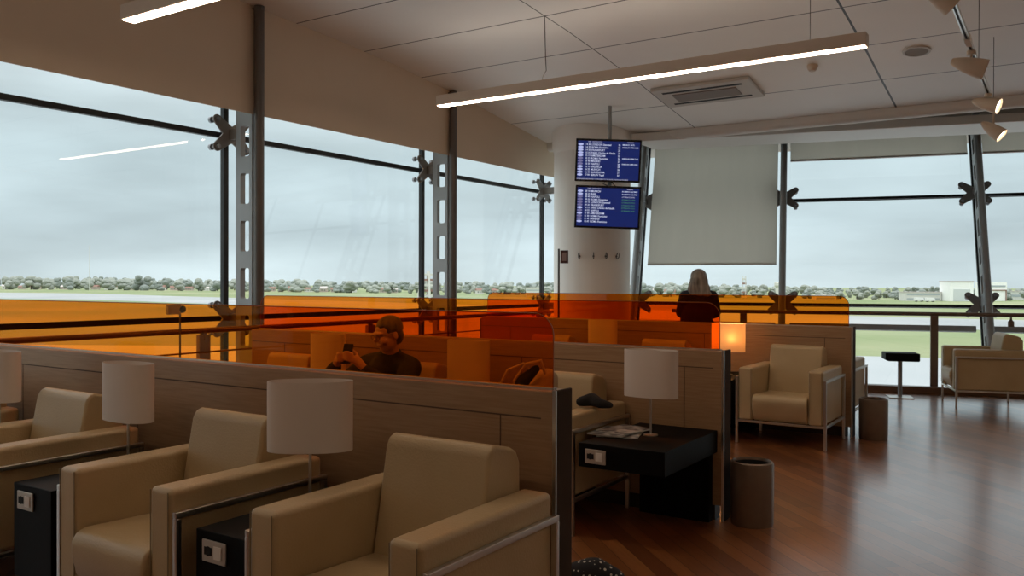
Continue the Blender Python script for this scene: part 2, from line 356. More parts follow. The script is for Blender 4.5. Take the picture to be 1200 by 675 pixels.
def spider(parent, h, y=-.10, plate_y=-.195, reach=.21):
    pts = []
    R = .045
    for k in range(4):
        a = math.pi/4 + k*math.pi/2; a = {0: .66, 1: math.pi-.66, 2: math.pi+.66, 3: -.66}[k]
        c = (reach*math.cos(a), reach*math.sin(a))
        for i in range(9):
            t = a - math.pi/2 + math.pi*i/8; pts.append((c[0]+R*math.cos(t), c[1]+R*math.sin(t)))
        a2 = {0: math.pi/2, 1: math.pi, 2: 1.5*math.pi, 3: 0}[k]; rr = .105 if k in (1, 3) else .08
        pts.append((rr*math.cos(a2), rr*math.sin(a2)))
    mb = MB(); mb.prism([(p[0], p[1]+h) for p in pts], y-.009, y+.009, 'y')
    br_ = mb.build('spider_bracket', 'dark_spider', parent, bevel=.003)
    mb = MB(); mb.box(-.035, .035, plate_y, y, h-.05, h+.05); mb.build('bracket_arm', 'dark_spider', br_, bevel=.004)
    for sx in (1, -1):
        for sz in (1, -1):
            mb = MB()
            px, pz = sx*reach*math.cos(.66), h+sz*reach*math.sin(.66)
            mb.cyl((px, y-.03, pz), (px, -.001, pz), .014, n=12); mb.cyl((px, -.03, pz), (px, -.001, pz), .03, n=16)
            mb.cyl((px, y-.035, pz), (px, y-.009, pz), .021, n=6)
            mb.build('glass_bolt', 'steel', br_)
MT['dark_spider'] = mat('dark_cast_steel', (.24, .22, .205), .45, .4)
def truss(label, mw, ztop_pole, z1, slots, hs, rpole=.047):
    t = thing('facade_mullion', label, 'mullion', group='steel mullions of the glass facades', mw=mw); pm_ = 'grey_paint' if rpole > .047 else 'dark_pole'
    mb = slot_plate(0.0, z1, -.424, -.195, -.385, -.262, slots, .028); mb.build('slotted_plate', 'grey_paint', t)
    mb = MB(); mb.cyl((0, -.49, 0), (0, -.49, ztop_pole), rpole, n=24); mb.cyl((0, -.49, 0), (0, -.49, .02), .09, n=24)
    mb.build('pole', pm_, t, smooth=False); smooth_angle(t.children[-1])
    mb = MB(); mb.box(-.035, .035, -.49, -.36, ztop_pole-.03, ztop_pole-.01); mb.build('top_clamp', 'dark_pole', t, bevel=.004)
    for h in hs: spider(t, h)
    return t
slL = [(.04+.455*k-.0, .04+.455*k+.29) for k in range(8)]
slL = [(1.69+.4475*k, 1.98+.4475*k) for k in range(-3, 4)]
for y, zt, lb in ((2.35, 3.985, 'grey slotted steel mullion left of the frame, nearest the camera'), (5.35, 3.975, 'grey slotted steel mullion with dark pole, leftmost in the photo, tallest and nearest'),
              (8.355, 3.755, 'grey slotted steel mullion with dark pole behind the man on his phone')):
    if y < 3: continue
    truss(lb, frameL(y), zt, 3.19, slL, (1.05, 2.81))
# bracket pair at the column corner
tcnr = thing('glass_bracket', 'steel bracket on the black joint where the left glass meets the round column', 'bracket', mw=frameL(11.3-.12))
spider(tcnr, 2.81, plate_y=-.46); spider(tcnr, 1.05, plate_y=-.46)
slR = [(.40+.42*k, .40+.42*k+.25) for k in range(8)]
for s, lb in ((-4.15, 'leaning steel mullion beside the round white column, left of the big grey blind'), (-2.02, 'leaning steel mullion seen head-on at the right edge of the big grey blind'),
              (.57, 'leaning slotted steel mullion behind the armchair by the rail')):
    truss(lb, frameR(s), 3.88, 3.86, slR, (1.16, 2.84), .048)
# grey transom bars between leaning mullions
for s0, s1, lb in ((-4.05, -2.12, 'grey horizontal bar low behind the partition, between the first two leaning mullions'), (-1.92, .47, 'grey horizontal bar below the handrail behind the small black table'), (.67, 3.06, 'grey horizontal bar right of the slotted mullion behind the armchair')):
    mb = MB(); m = frameR(); mb.box(s0, s1, -.16, -.10, .755, .835, m); o = mb.build('transom_bar', 'grey_paint', bevel=.008); tag(o, lb, 'bar', 'grey bars at the slanted glass')

# ------------------------------------------------------------------ blinds on the slanted facade
def blind(label, s0, s1, h0, h1):
    t = thing('roller_blind', label, 'blind', group='grey roller blinds', mw=frameR())
    mb = MB(); mb.box(s0, s1, -.30, -.296, h0, h1); mb.build('fabric', 'blind', t)
    mb = MB(); mb.box(s0, s1, -.31, -.286, h0-.025, h0); mb.build('bottom_bar', 'white_plastic', t)
    mb = MB(); mb.cyl((s0, -.27, h1+.03), (s1, -.27, h1+.03), .035, n=16); mb.build('roller', 'steel', t)
blind('large grey roller blind lowered beside the flight boards', -4.0, -2.11, 1.70, 3.80)
blind('short grey roller blind rolled up between the middle leaning mullions', -1.93, .47, 3.375, 3.80)
blind('short grey roller blind rolled up at the right edge', .66, 3.0, 3.375, 3.80)

# ------------------------------------------------------------------ handrails
t = thing('handrail', 'bronze handrail running along the left glass wall', 'railing')
mb = MB(); mb.cyl((-6.15, -3.9, .985), (-6.15, 10.55, .985), .024, n=16); r_ = mb.build('top_rail', 'rail', t); smooth_angle(r_)
for y in (-1.7, .4, 2.5, 4.62, 6.7, 8.8, 10.2):
    mb = MB(); mb.box(-6.175, -6.125, y-.055, y+.055, 0, .95); p = mb.build('post', 'rail', t, bevel=.006)
    mb = MB(); mb.cyl((-6.15, y, .90), (-6.15, y, .985), .03, n=12); mb.build('post_collar', 'rail', p)
for z in (.80, .62, .42, .22):
    mb = MB(); mb.cyl((-6.15, -3.9, z), (-6.15, 10.5, z), .008, n=8); mb.build('cable', 'rail', t)
t = thing('handrail', 'bronze handrail with flat posts in front of the slanted far glass wall', 'railing', mw=Matrix.Translation((-1.4, 12.12, 0)) @ Matrix.Rotation(TH, 4, 'Z'))
mb = MB(); mb.cyl((-3.35, 0, 1.012), (6.4, 0, 1.012), .026, n=16); r_ = mb.build('top_rail', 'rail', t); smooth_angle(r_)
for s in (-2.37, .01, 2.40, 4.8):
    mb = MB(); mb.box(s-.045, s+.045, -.025, .025, 0, .99); mb.build('post', 'rail', t, bevel=.006)
for s in (-3.2, .88, 3.4):
    mb = MB(); mb.lathe([(.0, .985), (.012, .985), (.014, .95), (.036, .93), (.036, .865), (.0, .865)], 16, Matrix.Translation((s, 0, 0))); mb.build('rail_clamp', 'rail', t)

# small signs on thin poles
t = thing('pole_sign', 'small grey box on a thin pole by the left handrail', 'sign', (-6.05, 4.32, 0))
mb = MB(); mb.cyl((0, 0, 0), (0, 0, 1.21), .008, n=10); mb.cyl((0, 0, 0), (0, 0, .012), .09, n=24); mb.build('pole', 'dark_pole', t)
mb = MB(); mb.box(-.018, .018, -.12, .0, 1.135, 1.215); mb.build('sign_box', 'greysign', t, bevel=.004)
mb = MB(); mb.cyl((-.02, .012, 1.175), (.02, .012, 1.175), .03, n=16); mb.build('knob', 'black', t)
t = thing('pole_sign', 'small maroon sign on a thin dark pole in front of the round column', 'sign', (-5.59, 9.72, 0))
mb = MB(); mb.cyl((0, 0, 0), (0, 0, 1.85), .014, n=10); mb.cyl((0, 0, 0), (0, 0, .012), .12, n=24); mb.build('pole', 'dark_pole', t)
mb = MB(); mb.box(.02, .125, -.010, .010, 1.66, 1.83, Matrix.Rotation(.5, 4, 'Z')); f = mb.build('sign_plate', 'sign', t, bevel=.002)
mb = MB(); mb.box(.045, .10, -.0135, -.010, 1.69, 1.80, Matrix.Rotation(.5, 4, 'Z')); mb.build('sign_symbol', mat('sign_symbol_grey', (.35, .25, .24), .5), f)

# coat hooks on the column
for i, (a, w_) in enumerate(((-.31, 'leftmost'), (.04, 'second from the left'), (.35, 'third from the left'), (.66, 'rightmost'))):
    dirc = Vector((math.sin(YAW*0+0), 0, 0))
    base = math.atan2(0-PC[1], 0-PC[0])         # direction of the room side
    ang = base + a
    n = Vector((math.cos(ang), math.sin(ang), 0)); p = Vector((PC[0], PC[1], 1.76)) + n*.535
    t = thing('coat_hook', '%s of the four steel coat hooks on the white column' % w_, 'hook', p, group='coat hooks on the round column')
    mb = MB(); mb.cyl(n*.0, n*.008, .014, n=12); mb.build('hook_plate', 'dark_pole', t)
    mb = MB(); mb.tube([n*.004+Vector((0, 0, -.02)), n*.03+Vector((0, 0, -.035)), n*.055+Vector((0, 0, -.01)), n*.06+Vector((0, 0, .035))], .006); mb.tube([n*.004+Vector((0, 0, .0)), n*.03+Vector((0, 0, .05))], .006)
    mb.build('hook_arm', 'dark_pole', t)

# ------------------------------------------------------------------ armchair
def armchair():
    t = thing('armchair', '', 'armchair')
    for sg in (-1, 1):
        mb = MB(); mb.box(min(sg*.235, sg*.360), max(sg*.235, sg*.360), -.365, .365, .205, .665)
        a = mb.build('armrest', 'leather', t, bevel=.022, seg=3)
        mb = MB()
        mb.tube([(sg*.348, -.3672, .22), (sg*.348, -.3672, .655)], .0022, 6)
        mb.tube([(sg*.247, -.3672, .22), (sg*.247, -.3672, .655)], .0022, 6)
        mb.build('stitching', 'seam', a)
    pr = [(-.33, .205), (-.372, .26), (-.392, .34), (-.392, .395), (-.368, .428), (-.33, .438), (.05, .425), (.2, .415), (.2, .205)]
    mb = MB(); mb.prism(pr, -.233, .233, 'x'); mb.build('seat_cushion', 'leather', t, bevel=.016, seg=3)
    pb = [(.07, .36), (.085, .42), (.155, .80), (.172, .832), (.20, .842), (.30, .818), (.335, .80), (.355, .76), (.362, .36), (.362, .215), (.1, .215)]
    mb = MB(); mb.prism(pb, -.233, .233, 'x'); mb.build('backrest', 'leather', t, bevel=.016, seg=3)
    q = .011
    mb = MB()
    for sg in (-1, 1):
        x = sg*.374
        mb.box(x-q, x+q, -.36, .37, .185, .205)
        mr_ = MB(); mr_.box(x-q, x+q, -.36, .37, .565, .587); mr_.build('side_rail', 'chrome', t, bevel=.002, seg=1)
    mb.box(-.363, .363, -.36, -.338, .185, .205); mb.box(-.363, .363, .348, .37, .185, .205)
    mb.build('frame', 'chrome', t, bevel=.002, seg=1)
    for sg in (-1, 1):
        for y, top in ((-.349, .5645), (.359, .5645)):
            mb = MB(); x = sg*.374
            mb.box(x-.0112, x+.0112, y-.0113, y+.0113, 0, top); mb.build('leg', 'chrome', t, bevel=.002, seg=1)
    return t
P1, P2, P3 = 2.68, 4.84, 8.16
proto = armchair(); first = True
chairs = [
    (-1.86, P1-.475, 0, 'cream leather armchair nearest the camera, at the open end of the nearest partition', 'armchairs along the nearest partition'),
    (-2.99, P1-.475, 0, 'cream leather armchair against the nearest partition, between the two nearest table lamps', 'armchairs along the nearest partition'),
    (-4.28, P1-.475, 0, 'cream leather armchair against the nearest partition, between the two leftmost table lamps', 'armchairs along the nearest partition'),
    (-5.45, P1-.475, 0, 'cream leather armchair cut off by the left edge of the photo', 'armchairs along the nearest partition'),
    (-2.64, P2-.392, 0, 'cream leather armchair with a tan bag on it, left of the magazine table', 'armchairs along the middle partition'),
    (-3.86, P2-.392, 0, 'cream leather armchair the man with the phone sits in', 'armchairs along the middle partition'),
    (-5.10, P2-.392, 0, 'cream leather armchair at the window end of the middle partition', 'armchairs along the middle partition'),
    (-2.03, P3-.475, 0, 'cream leather armchair beside the lit lamp at the end of the far partition', 'armchairs along the far partition'),
    (-3.32, P3-.475, 0, 'cream leather armchair behind the orange glass, between lit and unlit far lamps', 'armchairs along the far partition'),
    (-4.62, P3-.475, 0, 'cream leather armchair at the far partition nearest the white column', 'armchairs along the far partition'),
    (-2.03, P3+.11+.475, math.pi, 'cream leather armchair on the window side of the far partition, behind the tall bin', None),
    (-.775, 11.17, math.radians(-73.2), 'cream leather armchair seen side-on alone by the far handrail', None)]
for x, y, rz, lb, gr in chairs:
    place(proto, not first, (x, y, 0), rz, lb, gr); first = False

# ------------------------------------------------------------------ partitions with orange glass
def rrect(x0, x1, z0, z1, r, n=10):
    p = [(x0, z0), (x1, z0)]
    p += [(x1-r+r*math.cos(k*math.pi/2/n), z1-r+r*math.sin(k*math.pi/2/n)) for k in range(n+1)]
    p += [(x0+r-r*math.sin(k*math.pi/2/n), z1-r+r*math.cos(k*math.pi/2/n)) for k in range(n+1)]
    return p
def partition(label, x0, x1, y0, th, glabel):
    t = thing('partition', label, 'partition', ((x0+x1)/2, y0+th/2, 0), group='wood partitions topped with orange glass')
    L_ = (x1-x0)/2; h = th/2
    mb = MB(); mb.box(-L_, L_-.014, -h, h, .09, 1.0); wd = mb.build('wood_panel', 'wood', t, bevel=.003)
    mb = MB(); e = .0015
    for yy in (-h, h):
        mb.box(-L_+.01, L_-.07, yy-e, yy+e, .896, .9015)
        k = L_-.07-.18
        while k > -L_+.1:
            mb.box(k-.0025, k+.0025, yy-e, yy+e, .1, .898); k -= 1.16
    mb.build('panel_joint', 'woodedge', wd)
    mb = MB(); mb.box(-L_, L_-.06, -h+.012, h-.012, 0, .09); mb.build('plinth', 'plinth', t)
    mb = MB(); mb.box(L_-.014, L_, -h-.002, h+.002, 0, 1.006); mb.build('end_post', 'steel_dark', t, bevel=.004)
    mb = MB(); mb.box(L_-.016, L_-.001, -h-.010, -h-.0025, 0, 1.006); mb.build('edge_strip', 'chrome', t)
    mb = MB(); mb.prism(rrect(-L_+.05, L_-.05, 1.001, 1.285, .085), -.004, .004, 'y'); gl = mb.build('orange_glass', 'orange', t); gl['label'] = 'translucent orange glass screen with rounded corners'
    pts = [(p[0], 0, p[1]) for p in rrect(-L_+.05, L_-.05, 1.004, 1.285, .085)[1:]]; mb = MB(); mb.tube(pts+[(-L_+.05, 0, 1.004)], .0028, 6); mb.build('glass_edge', 'orange_edge', gl)
    mb = MB(); mb.box(-L_+.04, L_-.04, -.012, -.0045, 1.0005, 1.008); mb.box(-L_+.04, L_-.04, .0045, .012, 1.0005, 1.008); mb.box(-L_+.04, L_-.04, -.0045, .0045, 1.0002, 1.0009); mb.build('glass_channel', 'chrome', t)  # added bright strip standing for light caught on the wood's top edge
    return t
MT['steel_dark'] = mat('dark_brown_end_cap', (.06, .042, .032), .85, spec=.1)
partition('nearest wood partition topped with orange glass, armchairs in front of it', -6.0, -1.545, P1, .11, '')
partition('middle wood partition with orange glass, the man sits in front of it', -5.80, -1.66, P2, .11, '')
partition('far wood partition with orange glass, lit lamp in front of it', -5.74, -1.6, P3, .11, '')

# ------------------------------------------------------------------ side tables with sockets, table lamps
def side_table(w_, d, zt=.535):
    t = thing('side_table', '', 'side table')
    mb = MB(); mb.box(-w_/2, w_/2, -d/2, d/2, zt-(.13 if w_ > .45 else .40), zt); mb.build('table_top', 'black_lam', t, bevel=.004)
    mb = MB(); mb.box(-w_/2+.03, w_/2-.03, d/2-.06, d/2-.001, .0, zt-(.13 if w_ > .45 else .40)); mb.build('back_panel', 'black_lam', t)
    sx = -w_/2+.105
    mb = MB(); mb.box(sx-.062, sx+.062, -d/2-.008, -d/2-.0005, zt-.105, zt-.028); p = mb.build('socket_plate', 'plate', t, bevel=.003)
    mb = MB(); mb.cyl((sx-.028, -d/2-.0095, zt-.066), (sx-.028, -d/2-.008, zt-.066), .017, n=20)
    for dx in (-.016, .016): mb.box(sx-.028+dx-.004, sx-.028+dx+.004, -d/2-.0095, -d/2-.008, zt-.080, zt-.052)
    mb.build('socket_hole', 'black', p)
    mb = MB(); mb.box(sx+.004, sx+.044, -d/2-.012, -d/2-.008, zt-.089, zt-.043); mb.build('switch', 'white_plastic', p, bevel=.002)
    return t
tables = [(-2.405, P1-.4, .29, 'black side table with socket between the two nearest armchairs', 'tables along the nearest partition'),
          (-3.64, P1-.4, .30, 'black side table with socket between second and third armchair of the nearest partition', 'tables along the nearest partition'),
          (-4.86, P1-.4, .30, 'black side table under the leftmost table lamp', 'tables along the nearest partition'),
          (-1.95, P2-.4, .50, 'black side table with magazines at the open end of the middle partition', 'tables along the middle partition'),
          (-3.25, P2-.4, .36, 'black side table between the bag armchair and the man', 'tables along the middle partition'),
          (-4.48, P2-.4, .36, 'black side table on the window side of the man', 'tables along the middle partition'),
          (-2.68, P3-.4, .42, 'black side table under the lit lamp', 'tables along the far partition'),
          (-3.97, P3-.4, .42, 'black side table under the unlit lamp of the far partition', 'tables along the far partition')]
for x, y, w_, lb, gr in tables:
    o = side_table(w_, .79); o.location = (x, y, 0); o['label'] = lb; o['group'] = gr
ZT = .535
def lens(a, b_, n=28):
    return [(a*math.copysign(abs(math.cos(t))**.8, math.cos(t)), b_*math.copysign(abs(math.sin(t))**1.0, math.sin(t))) for t in [2*math.pi*k/n for k in range(n)]]
def table_lamp(lit=False):
    t = thing('table_lamp', '', 'lamp')
    mb = MB(); ring = lens(.162, .075, 40); A = []
    bm = mb.bm; z0, z1 = .22, .487
    rows = [[bm.verts.new((x*s, y*s, z)) for x, y in ring] for z, s in ((z0, 1), (z1, 1), (z1, .985), (z0, .985))]
    for i in range(4):
        R0, R1 = rows[i], rows[(i+1) % 4]
        for k in range(40): bm.faces.new((R0[k], R0[(k+1) % 40], R1[(k+1) % 40], R1[k]))
    sh = mb.build('lamp_shade', 'litshade' if lit else 'shade', t); smooth_angle(sh, 50)
    mb = MB(); mb.cyl((0, 0, .008), (0, 0, .30), .006, n=12); mb.tube([(-.155, 0, .30), (0, 0, .30), (.155, 0, .30)], .003, 6); mb.build('stem', 'chrome', t)
    mb = MB(); mb.lathe([(0, 0), (.042, 0), (.042, .006), (.012, .012), (0, .012)], 32); mb.build('lamp_base', 'chrome', t, smooth=False)
    if lit:
        mb = MB(); mb.ball((.05, -.035, .335), .022, sc=(1, 1, 1.3)); bu = mb.build('bulb', 'bulb', t, smooth=True)
        l = bpy.data.lights.new('bulb_light', 'POINT'); l.energy = 13; l.color = (1, .55, .22); l.shadow_soft_size = .025
        lo = bpy.data.objects.new('bulb_light', l); lo.location = (0.05, -.035, .372); lo.parent = t; COL.objects.link(lo)
    return t
lamp0 = table_lamp(); first = True
lamps = [(-2.42, 2.30, math.radians(38), 'white oval-shaded table lamp nearest the camera, between the first two armchairs', 'unlit table lamps, nearest row'),
         (-3.65, 2.33, 0, 'white oval-shaded table lamp in the nearest row, second from the left edge', 'unlit table lamps, nearest row'),
         (-4.83, 2.33, 0, 'white table lamp cut by the left edge of the photo', 'unlit table lamps, nearest row'),
         (-1.96, 4.46, 0, 'white table lamp above the magazines at the end of the middle partition', 'unlit table lamps, middle row'),
         (-3.27, 4.5, 0, 'white table lamp seen through orange glass right of the man', 'unlit table lamps, middle row'),
         (-4.55, 4.5, 0, 'white table lamp seen through orange glass left of the man', 'unlit table lamps, middle row'),
         (-3.99, 7.85, 0, 'unlit table lamp seen through orange glass below the round column', None)]
for x, y, rz, lb, gr in lamps:
    place(lamp0, not first, (x, y, ZT), rz, lb, gr); first = False
ll = table_lamp(True); ll.location = (-2.66, 7.85, ZT); ll['label'] = 'lit table lamp glowing warm at the end of the middle partition, before the far one'

# ------------------------------------------------------------------ ceiling strip lamps
def ceil_z(y):
    for (a, za), (b_, zb) in zip(ysz, ysz[1:]):
        if a <= y <= b_: return za+(zb-za)*(y-a)/(b_-a)
    return ysz[-1][1]
def pendant(x0, x1, y, z, wires, label):
    t = thing('linear_pendant_lamp', label, 'ceiling lamp', ((x0+x1)/2, y, z), group='hanging linear strip lamps'); h = (x1-x0)/2
    mb = MB(); mb.box(-h, h, -.055, .055, .006, .105); mb.build('housing', 'lampbody', t, bevel=.003, seg=1)
    mb = MB(); mb.box(-h+.012, h-.012, -.043, .043, 0, .008); mb.build('diffuser', 'led', t)
    mb = MB(); mb.box(-h+.03, h-.03, -.035, .035, .103, .108); mb.build('upper_diffuser', 'led_up', t)  # added upward glow to brighten the ceiling, not part of the lamp
    for wx in wires:
        mb = MB(); X = wx-(x0+x1)/2
        if wx < -4: pts = [(X-.02, 0, .105), (X-.02, 0, .14), (X+.02, 0, .2), (X+.012, 0, .32), (X, 0, ceil_z(y)-z)]
        else: pts = [(X, 0, .105), (X, 0, ceil_z(y)-z)]
        mb.tube(pts, .0045 if wx < -4 else .003, 6); mb.build('suspension_wire', 'dark_pole', t)
    return t
pendant(-5.34, -1.25, 6.83, 3.19, (-4.09, -1.67), 'long beige strip lamp hanging under the ceiling across the middle of the photo')
pendant(-5.42, -1.33, 3.455, 3.19+.0, (-4.09, -1.64), 'beige strip lamp cut off by the top edge of the photo')
pendant(-5.34, -1.25, -.03, 3.19, (-4.09, -1.67), 'beige strip lamp hanging behind the camera, left')
pendant(.9, 4.6, 6.83, 3.19, (1.6, 3.9), 'beige strip lamp hanging right of the frame, farther one')
pendant(.9, 4.6, 1.5, 3.19, (1.6, 3.9), 'beige strip lamp hanging right of the frame, nearer one')

# ------------------------------------------------------------------ track with four spot lamps
t = thing('light_track', 'chrome track hanging under the ceiling at the right', 'light track', (-.55, 0, 3.04))
mb = MB(); mb.box(-.016, .016, 2.2, 9.1, 0, .032); mb.build('track_rail', 'chrome', t, bevel=.003)
mb = MB(); mb.box(-.006, .006, 2.25, 9.05, -.002, .0); mb.build('track_slot', 'black', t)
for y in (3.2, 7.37, 9.0):
    mb = MB(); mb.cyl((0, y, .032), (0, y, ceil_z(y)-3.04), .003, n=8); mb.build('suspension_wire', 'dark_pole', t)
for y in (4.9, 6.5, 7.6):
    mb = MB(); mb.box(-.02, .02, y-.09, y+.09, -.012, .04); mb.build('track_joint', 'white_plastic', t, bevel=.004)
def spot(y, z, d, label, lit, sc=1.0):
    t = thing('spotlight', label, 'spotlight', (-.55, y, 3.04), group='beige spotlights on the ceiling track')
    d = Vector(d).normalized(); c = Vector((0, 0, z-3.04)); rot = d.to_track_quat('Z', 'Y').to_matrix().to_4x4()
    m = Matrix.Translation(c) @ rot @ Matrix.Scale(sc, 4)
    mb = MB(); mb.lathe([(0, -.13), (.018, -.128), (.032, -.10), (.05, -.04), (.063, .03), (.068, .09), (.064, .09), (.058, .06), (0, .055)], 32, m)
    h = mb.build('lamp_head', 'spot', t); smooth_angle(h, 40)
    mb = MB(); mb.lathe([(0, .072), (.059, .072), (.059, .066), (0, .066)], 24, m); mb.build('lens', 'spotlens' if lit else 'spotlens_off', h)
    mb = MB(); mb.cyl((0, 0, -.001), (0, 0, z-3.04+.03), .008, n=10); mb.cyl((0, 0, -.03), (0, 0, -.002), .03, n=20); mb.build('stem', 'spot', t)
    if lit:
        l = bpy.data.lights.new('spot_light', 'SPOT'); l.energy = 22; l.color = (1, .82, .62); l.spot_size = 1.1; l.shadow_soft_size = .04
        lo = bpy.data.objects.new('spot_light', l); lo.matrix_local = Matrix.Translation(c+d*.12*sc) @ d.to_track_quat('-Z', 'Y').to_matrix().to_4x4(); lo.parent = t; COL.objects.link(lo)
spot(4.95, 2.93, (.62, .30, -.55), 'beige track spotlight at the top edge, nearest and largest', False, 1.1)
spot(6.75, 2.93, (.85, .1, -.34), 'beige track spotlight facing right, second from the camera', False, 1.05)
spot(8.35, 2.95, (.86, -.15, -.32), 'lit track spotlight, third from the camera', True)
spot(9.05, 2.83, (.72, -.10, -.62), 'lit track spotlight lowest and farthest at the track end', True)

# ------------------------------------------------------------------ ceiling fittings
def ceil_frame(x, y):
    dz = (ceil_z(y+.2)-ceil_z(y-.2))/.4
    return Matrix.Translation((x, y, ceil_z(y))) @ Matrix.Rotation(math.atan(dz), 4, 'X')
t = thing('air_conditioning_unit', 'square ceiling air conditioner panel beside the strip lamp', 'air conditioner', mw=ceil_frame(-3.46, 9.43))
mb = MB(); mb.box(-.58, .58, -.30, .30, -.045, -.001); mb.build('panel', mat('ac_panel', (.50, .46, .41), .5), t, bevel=.012)
mb = MB(); mb.box(-.38, .38, -.12, .12, -.055, -.045); mb.build('grille', mat('ac_grille', (.22, .19, .17), .7), t, bevel=.003)
for y in (-.19, .19):
    mb = MB(); mb.box(-.47, .47, y-.022, y+.022, -.0475, -.045); mb.build('air_slot', 'black', t)
t = thing('ceiling_speaker', 'round grey ceiling speaker grille at the top right', 'speaker', mw=ceil_frame(-1.21, 9.08))
mb = MB(); mb.lathe([(0, -.012), (.10, -.012), (.105, -.0005)], 40); mb.build('grille', mat('speaker_grille', (.28, .25, .22), .8), t)
mb = MB(); mb.lathe([(.103, -.001), (.104, -.016), (.125, -.014), (.13, -.0005)], 40); mb.build('rim', 'ceil_plain', t) if 'ceil_plain' in MT else mb.build('rim', mat('speaker_rim', (.5, .46, .42), .5), t)
t = thing('smoke_detector', 'small beige smoke detector under the ceiling beside the strip lamp', 'smoke detector', mw=ceil_frame(-2.2, 9.1))
mb = MB(); mb.lathe([(0, -.065), (.03, -.062), (.045, -.045), (.055, -.02), (.055, -.0005), (0, -.0005)], 28); o = mb.build('body', 'spot', t); smooth_angle(o)

# ------------------------------------------------------------------ flight boards
def text_mesh(name, body, size, material, parent, loc, spacing=1.0, align='LEFT', bold=0.0):
    cu = bpy.data.curves.new(name, 'FONT'); cu.body = body; cu.size = size; cu.space_line = spacing; cu.align_x = align; cu.align_y = 'TOP'; cu.offset = bold
    cu.resolution_u = 2
    tmp = bpy.data.objects.new('tmp', cu); COL.objects.link(tmp)
    me = evalmesh(tmp); bpy.data.objects.remove(tmp)
    me.materials.clear(); me.materials.append(material)
    o = bpy.data.objects.new(name, me); COL.objects.link(o); o.parent = parent; o.location = loc; o.rotation_euler = (math.pi/2, 0, 0); return o
def em(name, c, s): return mat(name, (0, 0, 0), .4, emis=c, es=s)
M_blue = em('screen_blue', (.005, .015, .105), 1.0); M_wht = em('screen_white_text', (.62, .66, .85), 1.0); M_grn = em('screen_green_text', (.06, .2, .1), 1.0)
M_wht2 = em('screen_grey_text', (.38, .38, .5), 1.0); M_logo = em('screen_logo_white', (.42, .46, .75), 1.0); M_logo2 = em('screen_logo_dim', (.16, .15, .3), 1.0)
def board(label, mw, times, dest, gates, rem, rows, logos, foot):
    t = thing('flight_board', label, 'screen', group='flight information screens', mw=mw)
    W, H = .445, .262
    mb = MB(); mb.box(-W, W, 0, .055, -H, H); mb.build('screen_casing', 'screen_frame', t, bevel=.006)
    mb = MB(); mb.box(-W+.026, W-.026, -.002, -.0003, -H+.026, H-.026); s = mb.build('screen', M_blue, t)
    sz = .0325; top = H-.040; lp = 1.09
    step = (2*H-.085)/13.0
    def colm(txt, x, material, z=top, size=sz, name='flight_text', bold=.0004):
        ls = txt
        for i, l_ in enumerate(ls):
            if l_.strip(): lines.setdefault((name, material.name), []).append((l_, x, z-step*i, size, material, bold))
    lines = {}
    colm(['TIME'], -.285, M_wht2, H-.028, .02); colm(['DESTINATION'], -.225, M_wht2, H-.028, .02); colm(['REMARKS'], .25, M_wht2, H-.028, .02)
    colm(times, -.315, M_wht, top-.016, sz*.92, 'time_text'); colm(dest, -.232, M_wht, top-.016, sz, 'destination_text')
    colm(gates, .128, M_wht, top-.016, sz*.9, 'gate_text')
    for i, (r, c) in enumerate(rem): colm(['']*i+[r], .185, c, top-.016, sz*.66, 'remark_text')
    if foot: colm([foot], -.42, M_wht2, -H+.040, .02, 'footer_text')
    for (nm, _), ls in lines.items():
        bmj = bmesh.new()
        for l_, x, z, size, material, bold in ls:
            o = text_mesh('x', l_, size, material, None, (0, 0, 0), bold=bold)
            me = o.data; me.transform(Matrix.Translation((x, -.0028, z)) @ Matrix.Rotation(math.pi/2, 4, 'X')); bmj.from_mesh(me); bpy.data.objects.remove(o); bpy.data.meshes.remove(me)
        me = bpy.data.meshes.new(nm); bmj.to_mesh(me); bmj.free(); me.materials.append(ls[0][4])
        o = bpy.data.objects.new(nm, me); COL.objects.link(o); o.parent = s
    for i, k in enumerate(logos):
        z = top-.030-step*i
        mb = MB(); mb.prism([(-.38+.037*math.cos(a), z+.0145*math.sin(a)) for a in [2*math.pi*q/16 for q in range(16)]], -.0035, -.0025, 'y')
        mb.build('airline_logo', M_logo if k else M_logo2, s)
    return t
ctr = Vector((-4.72, 9.40, 0))
def bmw(z, dx=0):
    yaw = math.radians(31); return Matrix.Translation((ctr.x+dx*math.cos(yaw), ctr.y+dx*math.sin(yaw), z)) @ Matrix.Rotation(yaw, 4, 'Z') @ Matrix.Rotation(math.radians(1.9), 4, 'Y') @ Matrix.Rotation(math.radians(7), 4, 'X') @ Matrix.Diagonal((.905, 1, 1, 1))
board('upper blue flight departures board hanging before the white column', bmw(2.91, .01),
      ['14 30', '14 35', '14 50', '15 05', '15 15', '15 25', '15 40', '15 55', '16 10', '16 25', '16 40', '17 00'],
      ['LONDON Stansted', 'ROMA Fiumicino', 'FRANKFURT', 'PARIS Charles de Gaulle', 'AMSTERDAM', 'ROMA Fiumicino', 'MADRID', 'NAPOLI', 'VALENCIA', 'MUNICH', 'BARCELONA', 'BERLIN Tegel'],
      ['22', '24', '25', '21', '23', '26', '27', '24', '29', '30', '31', '32'],
      [('IMBARCO  GATE', M_wht), ('CHECK-IN OPEN 10:30', M_wht), ('', M_wht), ('', M_wht), ('', M_wht), ('CHECK-IN OPEN 12:30', M_wht), ('', M_wht), ('CHECK-IN OPEN 13:30', M_wht)],
      12, [1, 1, 1, 1, 1, 0, 0, 0, 1, 1, 1, 1][:12], 'PASSENGERS ARE INVITED TO PROCEED TO THE GATE AS SOON AS POSSIBLE')
